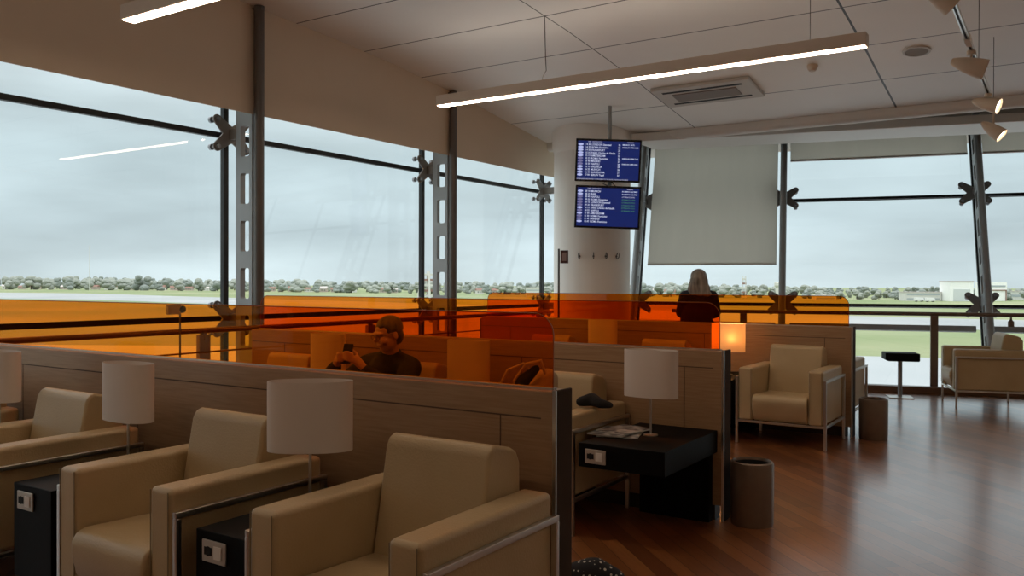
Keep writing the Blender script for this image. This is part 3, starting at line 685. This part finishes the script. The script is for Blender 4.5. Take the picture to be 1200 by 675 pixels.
board('lower blue flight arrivals board hanging before the white column', bmw(2.335, .005),
      ['08 10', '08 25', '08 40', '09 00', '09 15', '09 30', '10 15', '10 35', '11 00', '11 20', '11 45', '12 05'],
      ['MUNICH', 'BARI', 'NAPOLI', 'ROMA Fiumicino', 'LONDON Stansted', 'FRANKFURT', 'PARIS Charles de Gaulle', 'NAPOLI', 'AMSTERDAM', 'ROMA Fiumicino', 'BRINDISI', 'ROMA Fiumicino'],
      [''], [('IN ARRIVO ALLE 08:20', M_wht), ('IN ARRIVO ALLE 08:25', M_wht), ('ATTERRATO 08:42', M_wht2), ('ATTERRATO  09:04', M_grn), ('ATTERRATO  09:13', M_grn), ('ATTERRATO  09:31', M_grn), ('ATTERRATO  10:12', M_grn), ('ATTERRATO  10:35', M_grn)],
      12, [1, 1, 0, 0, 0, 0, 1, 0, 1, 0, 0, 1], '')
t = thing('screen_pole', 'grey ceiling pole carrying the two flight boards', 'pole', (ctr.x-.04, ctr.y+.14, 0))
mb = MB(); mb.cyl((0, 0, 2.2), (0, 0, ceil_z(9.5)), .025, n=16); mb.build('tube', 'grey_paint', t)
mb = MB(); mb.box(-.09, .09, -.11, -.022, 2.84, 3.0, Matrix.Rotation(math.radians(31), 4, 'Z')); mb.box(-.09, .09, -.11, -.022, 2.25, 2.42, Matrix.Rotation(math.radians(31), 4, 'Z')); mb.build('screen_mount', 'dark_pole', t)
mb = MB(); mb.tube([(.03, -.01, 2.66), (.10, -.03, 2.60), (.02, -.05, 2.60), (-.06, -.06, 2.64), (-.02, -.05, 2.68), (.06, -.03, 2.65)], .006); mb.build('cable_loop', 'black', t)

# ------------------------------------------------------------------ bins
def bin_(loc, label):
    t = thing('waste_bin', label, 'bin', loc, group='bronze cylindrical bins')
    mb = MB(); mb.lathe([(0, 0), (.118, 0), (.122, .01), (.124, .345), (.120, .362), (.108, .368), (.104, .36), (.104, .30)], 48); o = mb.build('body', 'bin', t); smooth_angle(o, 50)
    mb = MB(); mb.lathe([(.103, .352), (.102, .05), (0, .045)], 40); o = mb.build('liner', 'bin_in', t); smooth_angle(o, 50)
bin_((-1.515, 4.90, 0), 'bronze cylindrical bin at the end of the middle partition')
bin_((-1.43, 8.19, 0), 'bronze cylindrical bin at the end of the far partition')

# ------------------------------------------------------------------ small black pedestal table by the rail
t = thing('pedestal_table', 'small black-topped pedestal table by the far handrail', 'table', (-1.68, 11.36, 0), math.radians(18))
mb = MB(); mb.prism([(-.19, .47), (-.15, .455), (.19, .455), (.20, .47), (.20, .55), (.16, .555), (-.19, .555)], -.15, .15, 'y'); mb.build('table_top', 'black_lam', t, bevel=.006)
mb = MB(); mb.cyl((0, 0, .01), (0, 0, .455), .026, n=20); o = mb.build('pedestal', 'steel', t); smooth_angle(o)
mb = MB(); mb.box(-.14, .14, -.14, .14, 0, .012); mb.build('foot_plate', 'chrome', t, bevel=.003)

# ------------------------------------------------------------------ magazines, bag, jacket, dotted bag
for i, (dx, dy, rz, sx, sy) in enumerate(((0, 0, .28, .115, .145), (-.03, -.03, .05, .105, .14), (.015, .01, -.2, .10, .13))):
    t = thing('magazine', ['bottom magazine under the table lamp, sticking out at the right', 'middle magazine of the stack under the table lamp', 'top magazine of the stack under the table lamp'][i], 'magazine', (-2.125+dx, 4.42+dy, ZT+.009*i), rz, 'magazines on the black side table')
    mb = MB(); mb.box(-sx, sx, -sy, sy, .001, .0075); mb.build('pages', 'paper', t)
    mb = MB(); mb.box(-sx-.001, sx+.001, -sy-.001, sy+.001, .0075, .0088); mb.build('cover', 'magazine', t)
def remesh(mb, name, material, parent, vox=.01, smooth=6, tex=0):
    o = mb.build(name, material, None)
    r = o.modifiers.new('r', 'REMESH'); r.mode = 'VOXEL'; r.voxel_size = vox
    s_ = o.modifiers.new('s', 'SMOOTH'); s_.factor = .5; s_.iterations = smooth
    me = evalmesh(o); old = o.data; o.modifiers.clear(); o.data = me
    for p in me.polygons: p.use_smooth = True
    if not me.materials: me.materials.append(MT[material] if isinstance(material, str) else material)
    if parent: o.parent = parent
    return o
def limb(mb, pts, sub=2, m=None):
    # chain of tapered capsules; pts = [(x,y,z,r), ...]
    for (x, y, z, r) in pts: mb.ball((x, y, z), r, sub=sub, m=m)
    for a, b_ in zip(pts, pts[1:]):
        pa, pb_ = Vector(a[:3]), Vector(b_[:3])
        if (pa-pb_).length > 1e-4: mb.cyl(pa, pb_, a[3], b_[3], n=16, m=m)
# tan bag with two handles, slumped on the armchair
t = thing('handbag', 'tan handbag with looped handles slumped on the armchair, seen through orange glass', 'bag', (-2.66, 4.20, .43), .25)
mb = MB(); limb(mb, [(-.10, 0, .12, .085), (.0, .02, .20, .10), (.10, .05, .30, .105), (.13, .08, .40, .07)]); limb(mb, [(-.13, 0, .07, .065), (.13, 0, .08, .075), (.15, .05, .28, .07)])
o = remesh(mb, 'bag_body', 'bag', t, .014, 10)
mb = MB(); mb.tube([(-.10+.0, -.05, .22), (-.13, -.07, .34), (-.07, -.06, .46), (.02, -.04, .50), (.08, -.03, .44)], .009); mb.build('handle', mat('pale_bag_piping', (.55, .42, .28), .5), t)
mb = MB(); mb.tube([(-.02, -.06, .30), (-.03, -.06, .40), (.04, -.05, .50), (.12, -.02, .52), (.14, .0, .44)], .009); mb.build('handle', bpy.data.materials['pale_bag_piping'], t)
mb = MB(); limb(mb, [(-.05, -.055, .30, .035), (.02, -.04, .40, .04), (.09, -.02, .47, .025)]); remesh(mb, 'bag_opening', 'blackcloth', t, .01, 4)
mb = MB(); limb(mb, [(-.06, 0, .03, .03), (.0, .03, .045, .04), (.07, .0, .03, .03), (.12, .03, .02, .02)])
o = remesh(mb, 'folded_jacket', 'blackcloth', None, .008, 6); o.location = (-2.33, 4.42, .667); tag(o, 'small dark garment lying on the arm of the bag armchair', 'garment')
# polka dot bag on the floor
md = mat('polka_dot_fabric', (.01, .01, .015), .8); nt = md.node_tree; b = nt.nodes['Principled BSDF']
tc = N(nt, 'ShaderNodeTexCoord'); vo = N(nt, 'ShaderNodeTexVoronoi'); vo.inputs['Scale'].default_value = 42; vo.inputs['Randomness'].default_value = .25
lt = N(nt, 'ShaderNodeMath', operation='LESS_THAN'); lt.inputs[1].default_value = .26
mx = N(nt, 'ShaderNodeMix', data_type='RGBA'); mx.inputs['A'].default_value = (.008, .008, .012, 1); mx.inputs['B'].default_value = (.55, .52, .45, 1)
nt.links.new(tc.outputs['Object'], vo.inputs['Vector']); nt.links.new(vo.outputs['Distance'], lt.inputs[0]); nt.links.new(lt.outputs[0], mx.inputs['Factor']); nt.links.new(mx.outputs['Result'], b.inputs['Base Color'])
MT['dots'] = md
mb = MB(); limb(mb, [(-.16, 0, .05, .05), (-.06, .0, .07, .065), (.05, .03, .085, .075), (.14, .02, .06, .055)])
o = remesh(mb, 'cloth_pouch', 'dots', None, .01, 8); o.location = (-1.80, 3.36, 0); o.rotation_euler = (0, 0, .5); tag(o, 'black cloth pouch with white polka dots lying on the floor at the bottom edge', 'pouch')

# ------------------------------------------------------------------ people
def head_into(mb, c, q, s=1.0):
    # head shape around centre c; q = rotation matrix (face looks along local -Y), head height ~ .22
    m = Matrix.Translation(c) @ q.to_4x4() @ Matrix.Scale(s, 4)
    mb.ball((0, .012, .025), .088, m, 3, (.86, 1.05, .98)); mb.ball((0, -.018, -.035), .068, m, 3, (.92, 1.0, 1.1)); mb.ball((0, -.045, -.082), .034, m, 2, (1.1, .9, .8))
    mb.ball((0, -.098, -.012), .016, m, 2, (.75, 1.1, 1.0)); mb.ball((0, -.088, .010), .011, m, 2, (.8, 1, 1.8))
    mb.ball((0, -.080, -.052), .019, m, 2, (1.35, .7, .5)); mb.ball((0, -.072, .026), .030, m, 2, (1.9, .7, .5))
    for sx in (-1, 1):
        mb.ball((sx*.078, .012, -.008), .026, m, 2, (.35, .8, 1.15)); mb.ball((sx*.040, -.060, -.028), .028, m, 2)
def hand_into(mb, wrist, palm_c, fingers, thumb, r=.0085):
    w0, pc = Vector(wrist), Vector(palm_c)
    limb(mb, [(*w0, .024), (*(w0.lerp(pc, .5)), .028), (*pc, .030)])
    for ch in fingers + [thumb]: limb(mb, [(*p, r*(1.15-.1*i)) for i, p in enumerate(ch)], 1)
# man sitting with a phone
body = MB()
HC = Vector((-3.755, 4.26, 1.055)); HQ = Matrix.Rotation(math.radians(-20), 3, 'Z') @ Matrix.Rotation(math.radians(14), 3, 'X')
head_into(body, HC, HQ)
limb(body, [(-3.79, 4.33, .90, .062), (-3.77, 4.30, .97, .056)])
limb(body, [(-3.86, 4.24, .53, .14), (-3.84, 4.30, .68, .135), (-3.80, 4.34, .82, .125), (-3.79, 4.34, .89, .07)])
SLh, SRh = (-3.62, 4.33, .835, .055), (-3.99, 4.33, .835, .055)
limb(body, [(-3.79, 4.34, .86, .07), SLh, (-3.555, 4.16, .70, .046), (-3.60, 3.98, .79, .036), (-3.655, 3.93, .86, .026)])
limb(body, [(-3.79, 4.34, .86, .07), SRh, (-4.06, 4.14, .70, .046), (-3.98, 3.96, .80, .036), (-3.885, 3.915, .875, .026)])
for sx in (-1, 1):
    x = -3.86+sx*.10
    limb(body, [(x, 4.22, .53, .10), (x+sx*.02, 3.86, .54, .072), (x+sx*.03, 3.80, .50, .06), (x+sx*.02, 3.78, .30, .052), (x+sx*.02, 3.76, .10, .036), (x+sx*.03, 3.68, .045, .036), (x+sx*.035, 3.60, .035, .03)])
ph = Vector((-3.775, 3.90, .955))
hand_into(body, (-3.655, 3.93, .86), (-3.71, 3.91, .915),
          [[(-3.715, 3.885, .905+.016*i), (-3.745, 3.872, .915+.016*i), (-3.778+.004*i, 3.874, .918+.015*i), (-3.79, 3.884, .917+.014*i)] for i in range(4)], [(-3.705, 3.93, .92), (-3.73, 3.932, .955), (-3.755, 3.928, .972)])
hand_into(body, (-3.885, 3.915, .875), (-3.85, 3.905, .915),
          [[(-3.845, 3.885, .90+.015*i), (-3.825, 3.868, .905+.015*i), (-3.803, 3.868, .907+.014*i), (-3.79, 3.878, .906+.013*i)] for i in range(4)], [(-3.85, 3.925, .925), (-3.83, 3.932, .955), (-3.80, 3.929, .968)])
man = remesh(body, 'person', 'skin', None, .0055, 4)
tag(man, 'man with glasses and dark jacket sitting sideways with a phone, seen through orange glass', 'person')
sw = MB()
limb(sw, [(-3.86, 4.24, .50, .155), (-3.84, 4.30, .68, .150), (-3.80, 4.34, .82, .140), (-3.79, 4.335, .90, .080)])
limb(sw, [(-3.79, 4.34, .86, .09), (SLh[0], SLh[1], SLh[2], .078), (-3.555, 4.16, .70, .066), (-3.60, 3.98, .79, .053), (-3.645, 3.94, .845, .042)])
limb(sw, [(-3.79, 4.34, .86, .09), (SRh[0], SRh[1], SRh[2], .078), (-4.06, 4.14, .70, .066), (-3.98, 3.96, .80, .053), (-3.90, 3.92, .858, .042)])
remesh(sw, 'jacket', 'navy', man, .009, 4)
pn = MB()
for sx in (-1, 1):
    x = -3.86+sx*.10
    limb(pn, [(x, 4.22, .53, .118), (x+sx*.02, 3.86, .545, .088), (x+sx*.03, 3.80, .51, .075), (x+sx*.02, 3.78, .30, .066), (x+sx*.02, 3.77, .12, .058)])
remesh(pn, 'trousers', 'trousers', man, .01, 4)
for sx in (-1, 1):
    x = -3.86+sx*.125; mb = MB(); limb(mb, [(x, 3.78, .05, .05), (x+sx*.01, 3.68, .045, .045), (x+sx*.015, 3.58, .038, .038)]); mb.box(x-.04, x+.05, 3.545, 3.82, .0, .02)
    remesh(mb, 'shoe', 'shoe', man, .008, 3)
hm = Matrix.Translation(HC) @ HQ.to_4x4()
mb = MB(); mb.ball((0, .022, .040), .093, hm, 3, (.90, 1.02, .90)); mb.ball((0, .055, -.01), .068, hm, 3, (1.1, .7, 1.1))
# trim away the face side of the hair cap
bmesh.ops.bisect_plane(mb.bm, geom=mb.bm.verts[:]+mb.bm.edges[:]+mb.bm.faces[:], plane_co=hm @ Vector((0, -.045, .03)), plane_no=(hm.to_3x3() @ Vector((0, -.62, -.78))), clear_outer=False, clear_inner=False)
for v in list(mb.bm.verts):
    l_ = hm.inverted() @ v.co
    if (l_.y < -.045 and l_.z < .055) or (l_.y < .0 and l_.z < .012) : mb.bm.verts.remove(v)
ho = mb.build('hair', 'grey_hair', man, smooth=True); so = ho.modifiers.new('s', 'SOLIDIFY'); so.thickness = .006
mb = MB()
for sx in (-1, 1):
    mb.tube([Vector((sx*.034+.024*math.cos(a), -.098+.004*abs(math.cos(a)), .006+.017*math.sin(a))) for a in [2*math.pi*k/14 for k in range(15)]], .0014, 6, hm)
    mb.tube([(sx*.058, -.092, .010), (sx*.078, -.03, .012), (sx*.082, .02, .008)], .0014, 6, hm)
mb.tube([(-.010, -.100, .010), (.010, -.100, .010)], .0014, 6, hm); mb.build('glasses', 'black', man)
t = thing('mobile_phone', 'dark mobile phone held up in both hands of the seated man', 'phone', ph, math.radians(12)); t.rotation_euler = (math.radians(-18), 0, math.radians(8))
mb = MB(); mb.box(-.036, .036, -.0045, .0045, -.07, .060); mb.build('phone_body', 'black', t, bevel=.006)
mb = MB(); mb.box(-.032, .032, .0046, .0052, -.065, .055); mb.build('phone_screen', em('phone_display', (.25, .3, .35), .6), t)
# woman standing at the rail, seen from behind
WX, WY = -3.84, 10.20
wm = Matrix.Translation((WX, WY, 0)) @ Matrix.Rotation(math.radians(205), 4, 'Z')   # local -Y is where she faces
body = MB()
tmp = MB()
def WL(p): v = wm @ Vector(p[:3]); return (v.x, v.y, v.z, p[3]) if len(p) > 3 else (v.x, v.y, v.z)
head_into(body, wm @ Vector((0, -.02, 1.455)), (wm.to_3x3() @ Matrix.Rotation(math.radians(-12), 3, 'Z')), .95)
limb(body, [WL(p) for p in ((0, 0, 1.30, .055), (0, -.01, 1.40, .05))])
limb(body, [WL(p) for p in ((0, 0, .84, .15), (0, .0, .98, .125), (0, 0, 1.15, .13), (0, 0, 1.26, .09), (0, 0, 1.32, .05))])
arms = {}
for sx in (-1, 1):
    arms[sx] = [(0, 0, 1.25, .07), (sx*.165, .0, 1.245, .05), (sx*.21, -.05, 1.03, .042), (sx*.14, -.22, .98, .032), (sx*.09, -.30, 1.0, .024)]
    limb(body, [WL(p) for p in arms[sx]])
    hand_into(body, WL((sx*.09, -.30, 1.0)), WL((sx*.06, -.34, 1.01)), [[WL((sx*(.06-.0), -.36, .985+.016*i)), WL((sx*.03, -.385, .985+.016*i)), WL((sx*.005, -.38, .985+.016*i))] for i in range(4)], [WL((sx*.06, -.33, 1.04)), WL((sx*.04, -.35, 1.06)), WL((sx*.025, -.37, 1.065))])
    limb(body, [WL(p) for p in ((sx*.085, 0, .82, .10), (sx*.09, -.01, .47, .062), (sx*.09, .01, .28, .052), (sx*.09, .015, .09, .036), (sx*.095, -.06, .035, .032), (sx*.10, -.13, .03, .026))])
wom = remesh(body, 'person', 'skin', None, .007, 4)
tag(wom, 'woman with ash-blonde hair and dark top standing with her back to us', 'person')
cl = MB()
limb(cl, [WL(p) for p in ((0, 0, .80, .185), (0, 0, .95, .17), (0, 0, 1.12, .155), (0, 0, 1.25, .105), (0, 0, 1.31, .065))])
limb(cl, [WL(p) for p in ((-.07, 0, .82, .165), (.07, 0, .82, .165), (.06, 0, 1.05, .145), (-.06, 0, 1.05, .145), (-.05, 0, 1.2, .12), (.05, 0, 1.2, .12))])
for sx in (-1, 1):
    a = arms[sx]; limb(cl, [WL(p) for p in ((0, 0, 1.24, .095), (sx*.165, 0, 1.235, .078), (sx*.215, -.05, 1.03, .066), (sx*.15, -.21, .98, .05), (sx*.105, -.28, .99, .038))])
remesh(cl, 'jacket', 'navy', wom, .01, 6)
cl = MB()
for sx in (-1, 1): limb(cl, [WL(p) for p in ((sx*.085, 0, .80, .12), (sx*.09, -.01, .47, .08), (sx*.09, .01, .28, .07), (sx*.09, .015, .08, .06))])
remesh(cl, 'trousers', 'trousers', wom, .012, 4)
for sx in (-1, 1):
    cl = MB(); limb(cl, [WL(p) for p in ((sx*.09, .02, .045, .044), (sx*.095, -.06, .04, .04), (sx*.10, -.15, .034, .033))]); remesh(cl, 'shoe', 'shoe', wom, .009, 3)
hr = MB()
for (x, y, z, r, s3) in ((0, .0, 1.485, .108, (.95, 1.02, .92)), (0, .045, 1.42, .100, (1.15, .75, 1.1)), (0, .06, 1.33, .095, (1.5, .62, 1.1)), (.085, .0, 1.35, .05, (.8, 1.2, 2.0)), (-.085, .0, 1.35, .05, (.8, 1.2, 2.0)), (-.03, .075, 1.27, .07, (1.8, .6, .7))):
    hr.ball((x, y, z), r, wm, 3, s3)
remesh(hr, 'hair', 'blonde', wom, .008, 4)

# ------------------------------------------------------------------ outside: airfield
ZG = -10.0
mg = mat('airfield_grass', (.25, .3, .15), .95, spec=.1); nt = mg.node_tree; b = nt.nodes['Principled BSDF']; L = nt.links.new
tc = N(nt, 'ShaderNodeTexCoord'); no = N(nt, 'ShaderNodeTexNoise'); no.inputs['Scale'].default_value = .012; no.inputs['Detail'].default_value = 6
r = N(nt, 'ShaderNodeValToRGB'); r.color_ramp.elements[0].position = .35; r.color_ramp.elements[1].position = .68
r.color_ramp.elements[0].color = (.19, .245, .12, 1); r.color_ramp.elements[1].color = (.31, .325, .20, 1)
L(tc.outputs['Object'], no.inputs['Vector']); L(no.outputs[0], r.inputs[0]); L(r.outputs[0], b.inputs['Base Color'])
MT['grass'] = mg
MT['tarmac'] = noisy(mat('wet_tarmac', (.30, .32, .335), .35, spec=.6), (.32, .345, .36), (.41, .43, .445), .02, (1, 1, 1))
MT['tarmac2'] = noisy(mat('grey_runway_tarmac', (.32, .33, .34), .5, spec=.4), (.26, .28, .29), (.36, .37, .37), .02)
b = MB(); b.box(-2200, 2200, -300, 2600, ZG-.6, ZG); o = b.build('ground', 'grass'); struct(o, 'flat airfield grass outside the windows')
def RAY(px, py):
    return fwd + r2*((px-600)/FPX) - u2*((py-337.5)/FPX)
def at_depth(px, depth, z):      # ground point seen at column px at a given distance
    d = RAY(px, 337.5); k = depth; p = Vector((0, 0, 1.4))+d*k; return Vector((p.x, p.y, z))
def strip(name, pts, label):
    b = MB(); b.prism([(p.x, p.y) for p in pts], ZG-.2, ZG+.05, 'z'); o = b.build(name, 'tarmac' if name == 'apron' else 'tarmac2'); struct(o, label)
strip('runway', [at_depth(-900, 1750, 0), at_depth(100, 808, 0), at_depth(1040, 290, 0), at_depth(1700, 215, 0), at_depth(1700, 165, 0), at_depth(1040, 222, 0), at_depth(100, 538, 0), at_depth(-900, 950, 0)], 'pale taxiway strip crossing the grass')
strip('apron', [at_depth(-2500, 170, 0), at_depth(300, 150, 0), at_depth(1010, 133, 0), at_depth(1200, 127, 0), at_depth(2600, 100, 0), Vector((140, 12, 0)), Vector((-60, -60, 0))], 'pale wet apron in front of the terminal')
# trees; distance haze is put into the pale grey-green leaf colours
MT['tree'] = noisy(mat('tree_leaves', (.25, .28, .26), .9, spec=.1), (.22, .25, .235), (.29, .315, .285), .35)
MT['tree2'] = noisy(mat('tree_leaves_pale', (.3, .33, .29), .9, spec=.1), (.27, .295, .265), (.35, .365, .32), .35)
MT['bark'] = mat('tree_bark', (.08, .06, .045), .9)
def tree(kind):
    rnd = random.Random(kind*11+3); t = thing('distant_tree', '', 'tree')
    mb = MB(); n = 9
    for i in range(n):
        a = rnd.random()*6.28; rr = rnd.random()*.42; z = (.16+.62*i/n if kind != 3 else .14+.72*i/n)
        mb.ball((rr*math.cos(a), rr*math.sin(a), z), .16+.12*rnd.random(), None, 2, (1, 1, .85))
    for v in mb.bm.verts: v.co += Vector((rnd.uniform(-1, 1), rnd.uniform(-1, 1), rnd.uniform(-1, 1)))*.022
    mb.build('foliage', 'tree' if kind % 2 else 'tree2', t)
    mb = MB(); mb.cyl((0, 0, 0), (0, 0, .45), .035, .02, n=8); mb.build('trunk', 'bark', t)
    return t
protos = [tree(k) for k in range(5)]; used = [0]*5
KEY = [(-60, 1240, 20), (0, 1240, 19.5), (110, 1200, 21), (250, 1100, 16.5), (400, 960, 14.5), (500, 900, 13.5), (640, 830, 12.5), (800, 740, 11), (900, 700, 9.5), (1000, 650, 8.5), (1150, 620, 8), (1290, 600, 8.5)]
def key(px):
    for a, b_ in zip(KEY, KEY[1:]):
        if a[0] <= px <= b_[0]:
            f = (px-a[0])/(b_[0]-a[0]); return a[1]+f*(b_[1]-a[1]), a[2]+f*(b_[2]-a[2])
    return KEY[-1][1:]
def zone(px):
    for lim, s in ((262, 'distant tree on the horizon left of the leftmost slotted mullion'), (500, 'distant tree on the horizon between the two left slotted mullions'), (650, 'distant tree on the horizon just left of the round column'),
                   (918, 'distant tree on the horizon below the big grey blind'), (1140, 'distant tree on the horizon left of the white hangar')):
        if px < lim: return s
    return 'distant tree on the horizon at the right edge'
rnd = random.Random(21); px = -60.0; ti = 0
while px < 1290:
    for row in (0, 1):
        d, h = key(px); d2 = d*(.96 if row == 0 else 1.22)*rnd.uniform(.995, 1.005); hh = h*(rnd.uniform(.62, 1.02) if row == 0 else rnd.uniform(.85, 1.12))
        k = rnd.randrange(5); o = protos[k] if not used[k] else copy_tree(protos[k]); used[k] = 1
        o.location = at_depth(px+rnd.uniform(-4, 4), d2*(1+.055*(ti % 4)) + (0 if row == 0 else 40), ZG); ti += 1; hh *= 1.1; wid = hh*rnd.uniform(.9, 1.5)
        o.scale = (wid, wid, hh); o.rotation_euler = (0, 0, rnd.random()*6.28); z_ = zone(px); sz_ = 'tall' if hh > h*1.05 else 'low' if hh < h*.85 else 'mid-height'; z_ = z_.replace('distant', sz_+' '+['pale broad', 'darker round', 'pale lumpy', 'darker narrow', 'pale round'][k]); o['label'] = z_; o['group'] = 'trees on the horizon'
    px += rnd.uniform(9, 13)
# houses with red roofs, colours dulled in place of distance haze
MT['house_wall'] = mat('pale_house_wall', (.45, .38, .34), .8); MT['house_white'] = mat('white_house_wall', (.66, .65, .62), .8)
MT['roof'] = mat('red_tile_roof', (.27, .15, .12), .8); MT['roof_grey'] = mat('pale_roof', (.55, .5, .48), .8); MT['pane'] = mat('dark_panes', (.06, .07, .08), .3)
def house(px, depth, w_, h, kind, label, group='village houses with pitched roofs'):
    p = at_depth(px, depth, ZG); t = thing('house', label, 'house', p, YAW+rnd.uniform(-.4, .4), group); d = w_*.6
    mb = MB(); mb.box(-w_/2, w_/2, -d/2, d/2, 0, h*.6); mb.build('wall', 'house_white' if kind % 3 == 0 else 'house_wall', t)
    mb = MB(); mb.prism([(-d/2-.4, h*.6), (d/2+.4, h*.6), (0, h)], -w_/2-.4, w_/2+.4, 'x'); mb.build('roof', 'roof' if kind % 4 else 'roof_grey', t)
    for i in range(3):
        x = -w_/2+w_*(i+.7)/3.4; mb = MB(); mb.box(x-.6, x+.6, -d/2-.06, -d/2-.01, h*.22, h*.42); mb.build('window', 'pane', t)
hs = [(8, 17), (26, 14), (42, 18), (60, 13), (78, 20), (112, 15), (130, 22), (152, 14), (168, 18), (190, 13), (205, 17), (222, 14), (240, 15), (318, 15), (345, 20), (362, 13), (378, 16), (392, 12), (412, 15), (450, 12), (462, 10), (562, 11), (582, 14), (600, 12), (760, 12), (785, 13)]
wds = ['far left edge', 'left of the tall white mast', 'right of the tall white mast', 'left of the leftmost mullion', 'between the two left mullions', 'left of the round column', 'below the grey blind']
for i, (px, w_) in enumerate(hs):
    d, h = key(px); z_ = 0 if px < 45 else 1 if px < 105 else 2 if px < 175 else 3 if px < 262 else 4 if px < 500 else 5 if px < 650 else 6
    g = 'small distant house with pitched roof, ' + wds[z_]
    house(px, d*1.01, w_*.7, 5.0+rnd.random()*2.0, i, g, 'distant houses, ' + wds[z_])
# masts, towers, hangar
def lattice(name, px, depth, h, w_, label, bands, cat='mast'):
    t = thing(name, label, cat, at_depth(px, depth, ZG))
    mb = MB()
    for sx in (-1, 1):
        for sy_ in (-1, 1): mb.cyl((sx*w_/2, sy_*w_/2, 0), (sx*w_/2*.6, sy_*w_/2*.6, h), w_*.07, n=6)
    mb.build('mast_legs', 'house_white', t)
    for k in range(bands):
        z0 = h*(k+.15)/bands; f = 1-.4*z0/h; mb = MB(); mb.box(-w_/2*f, w_/2*f, -w_/2*f, w_/2*f, z0, z0+h/bands*.38); mb.build('platform', 'roof' if k % 2 else 'house_white', t)
mb = MB(); pm = at_depth(105, 1100, ZG); mb.cyl(pm, pm+Vector((0, 0, 58)), .55, .3, n=8); tag(mb.build('radio_mast', 'house_white'), 'tall thin white radio mast beyond the field at the left', 'mast')
lattice('radar_tower', 502, 640, 20, 11, 'red and white lattice tower behind the middle mullion', 5, 'tower')
lattice('radar_tower', 872, 650, 17, 3.2, 'thin red and white lattice tower below the grey blind', 5, 'tower')
t = thing('control_tower', 'small white control tower beside the leaning head-on mullion', 'tower', at_depth(911, 600, ZG)); mb = MB(); mb.cyl((0, 0, 0), (0, 0, 9), 1.2, n=12); mb.build('shaft', 'house_white', t); mb = MB(); mb.lathe([(1.2, 8.5), (2.2, 10), (2.2, 12), (0, 12.6)], 12); mb.build('cab', 'house_white', t)
def building(name, px, depth, w_, h, dep, label, cat, nwin, rows_):
    t = thing(name, label, cat, at_depth(px, depth, ZG), YAW)
    mb = MB(); mb.box(-w_/2, w_/2, 0, dep, 0, h); mb.build('wall', 'house_white', t)
    mb = MB(); mb.box(-w_/2-.3, w_/2+.3, -.3, dep+.3, h, h+.5); mb.build('roof', 'roof_grey', t)
    for r_ in range(rows_):
        mb = MB(); z = h*(r_+.5)/rows_; mb.box(-w_*.46, w_*.46, -.15, -.02, z-h*.1/rows_*1.4, z+h*.1/rows_*1.4); mb.build('window_band', 'grey_win', t)
MT['grey_win'] = mat('grey_glazing', (.38, .42, .45), .4)
building('airport_building', 1082, 570, 24, 5.6, 10, 'long low white building left of the hangar', 'building', 8, 2)
MT['cladding'] = mat('white_cladding', (.93, .93, .92), .6)
t = thing('hangar', 'tall plain white hangar left of the leaning slotted mullion', 'hangar', at_depth(1128, 560, ZG), YAW)
mb = MB(); mb.box(-8.2, 7.2, 0, 14, 0, 12.9); mb.build('wall', 'cladding', t); mb = MB(); mb.box(-8.5, 7.5, -.4, 14.4, 12.9, 13.5); mb.build('roof', 'roof_grey', t)
mb = MB(); mb.box(-6, 5, -.3, -.02, 0, 8); mb.build('door', 'grey_white', t) if 'grey_white' in MT else mb.build('door', mat('hangar_door', (.62, .65, .66), .7), t)
t = thing('hangar', 'white hangar with red-framed door right of the leaning slotted mullion', 'hangar', at_depth(1168, 575, ZG), YAW)
mb = MB(); mb.box(-8, 7, 0, 12, 0, 12.8); mb.build('wall', 'cladding', t); mb = MB(); mb.box(-7, 6, -.2, -.02, 9.5, 10.6); mb.build('window_band', 'grey_win', t)
mb = MB(); mb.box(-6.5, -5.9, -.5, -.02, 0, 7.4); mb.box(6, 6.6, -.5, -.02, 0, 7.4); mb.box(-6.5, 6.6, -.5, -.02, 7.0, 7.6); mb.build('door_frame', 'roof', t)
building('airport_building', 625, 700, 12, 7, 8, 'small white building in front of the trees just left of the column', 'building', 3, 2)
building('airport_building', 1192, 620, 10, 6, 8, 'small pale building at the right edge beside the far hangar', 'building', 3, 1)
building('airport_building', 968, 575, 0.1+14, 3.2, 8, 'low pale shed below the far trees', 'building', 3, 1)
# parked vans
MT['van'] = mat('white_van_paint', (.8, .8, .8), .4)
for px, d, lb in ((1077, 545, 'white van parked before the low building, left one'), (1090, 540, 'white van parked before the low building, right one')):
    t = thing('van', lb, 'van', at_depth(px, d, ZG), YAW+.1, 'white vans on the airfield')
    mb = MB(); mb.prism([(-3, .5), (3, .5), (3, 1.5), (2.2, 2.6), (-3, 2.7)], -1, 1, 'y'); mb.build('body', 'van', t, bevel=.1)
    for x in (-1.9, 1.9):
        mb = MB(); mb.cyl((x, -1.05, .4), (x, 1.05, .4), .4, n=14); mb.build('wheels', 'black', t)
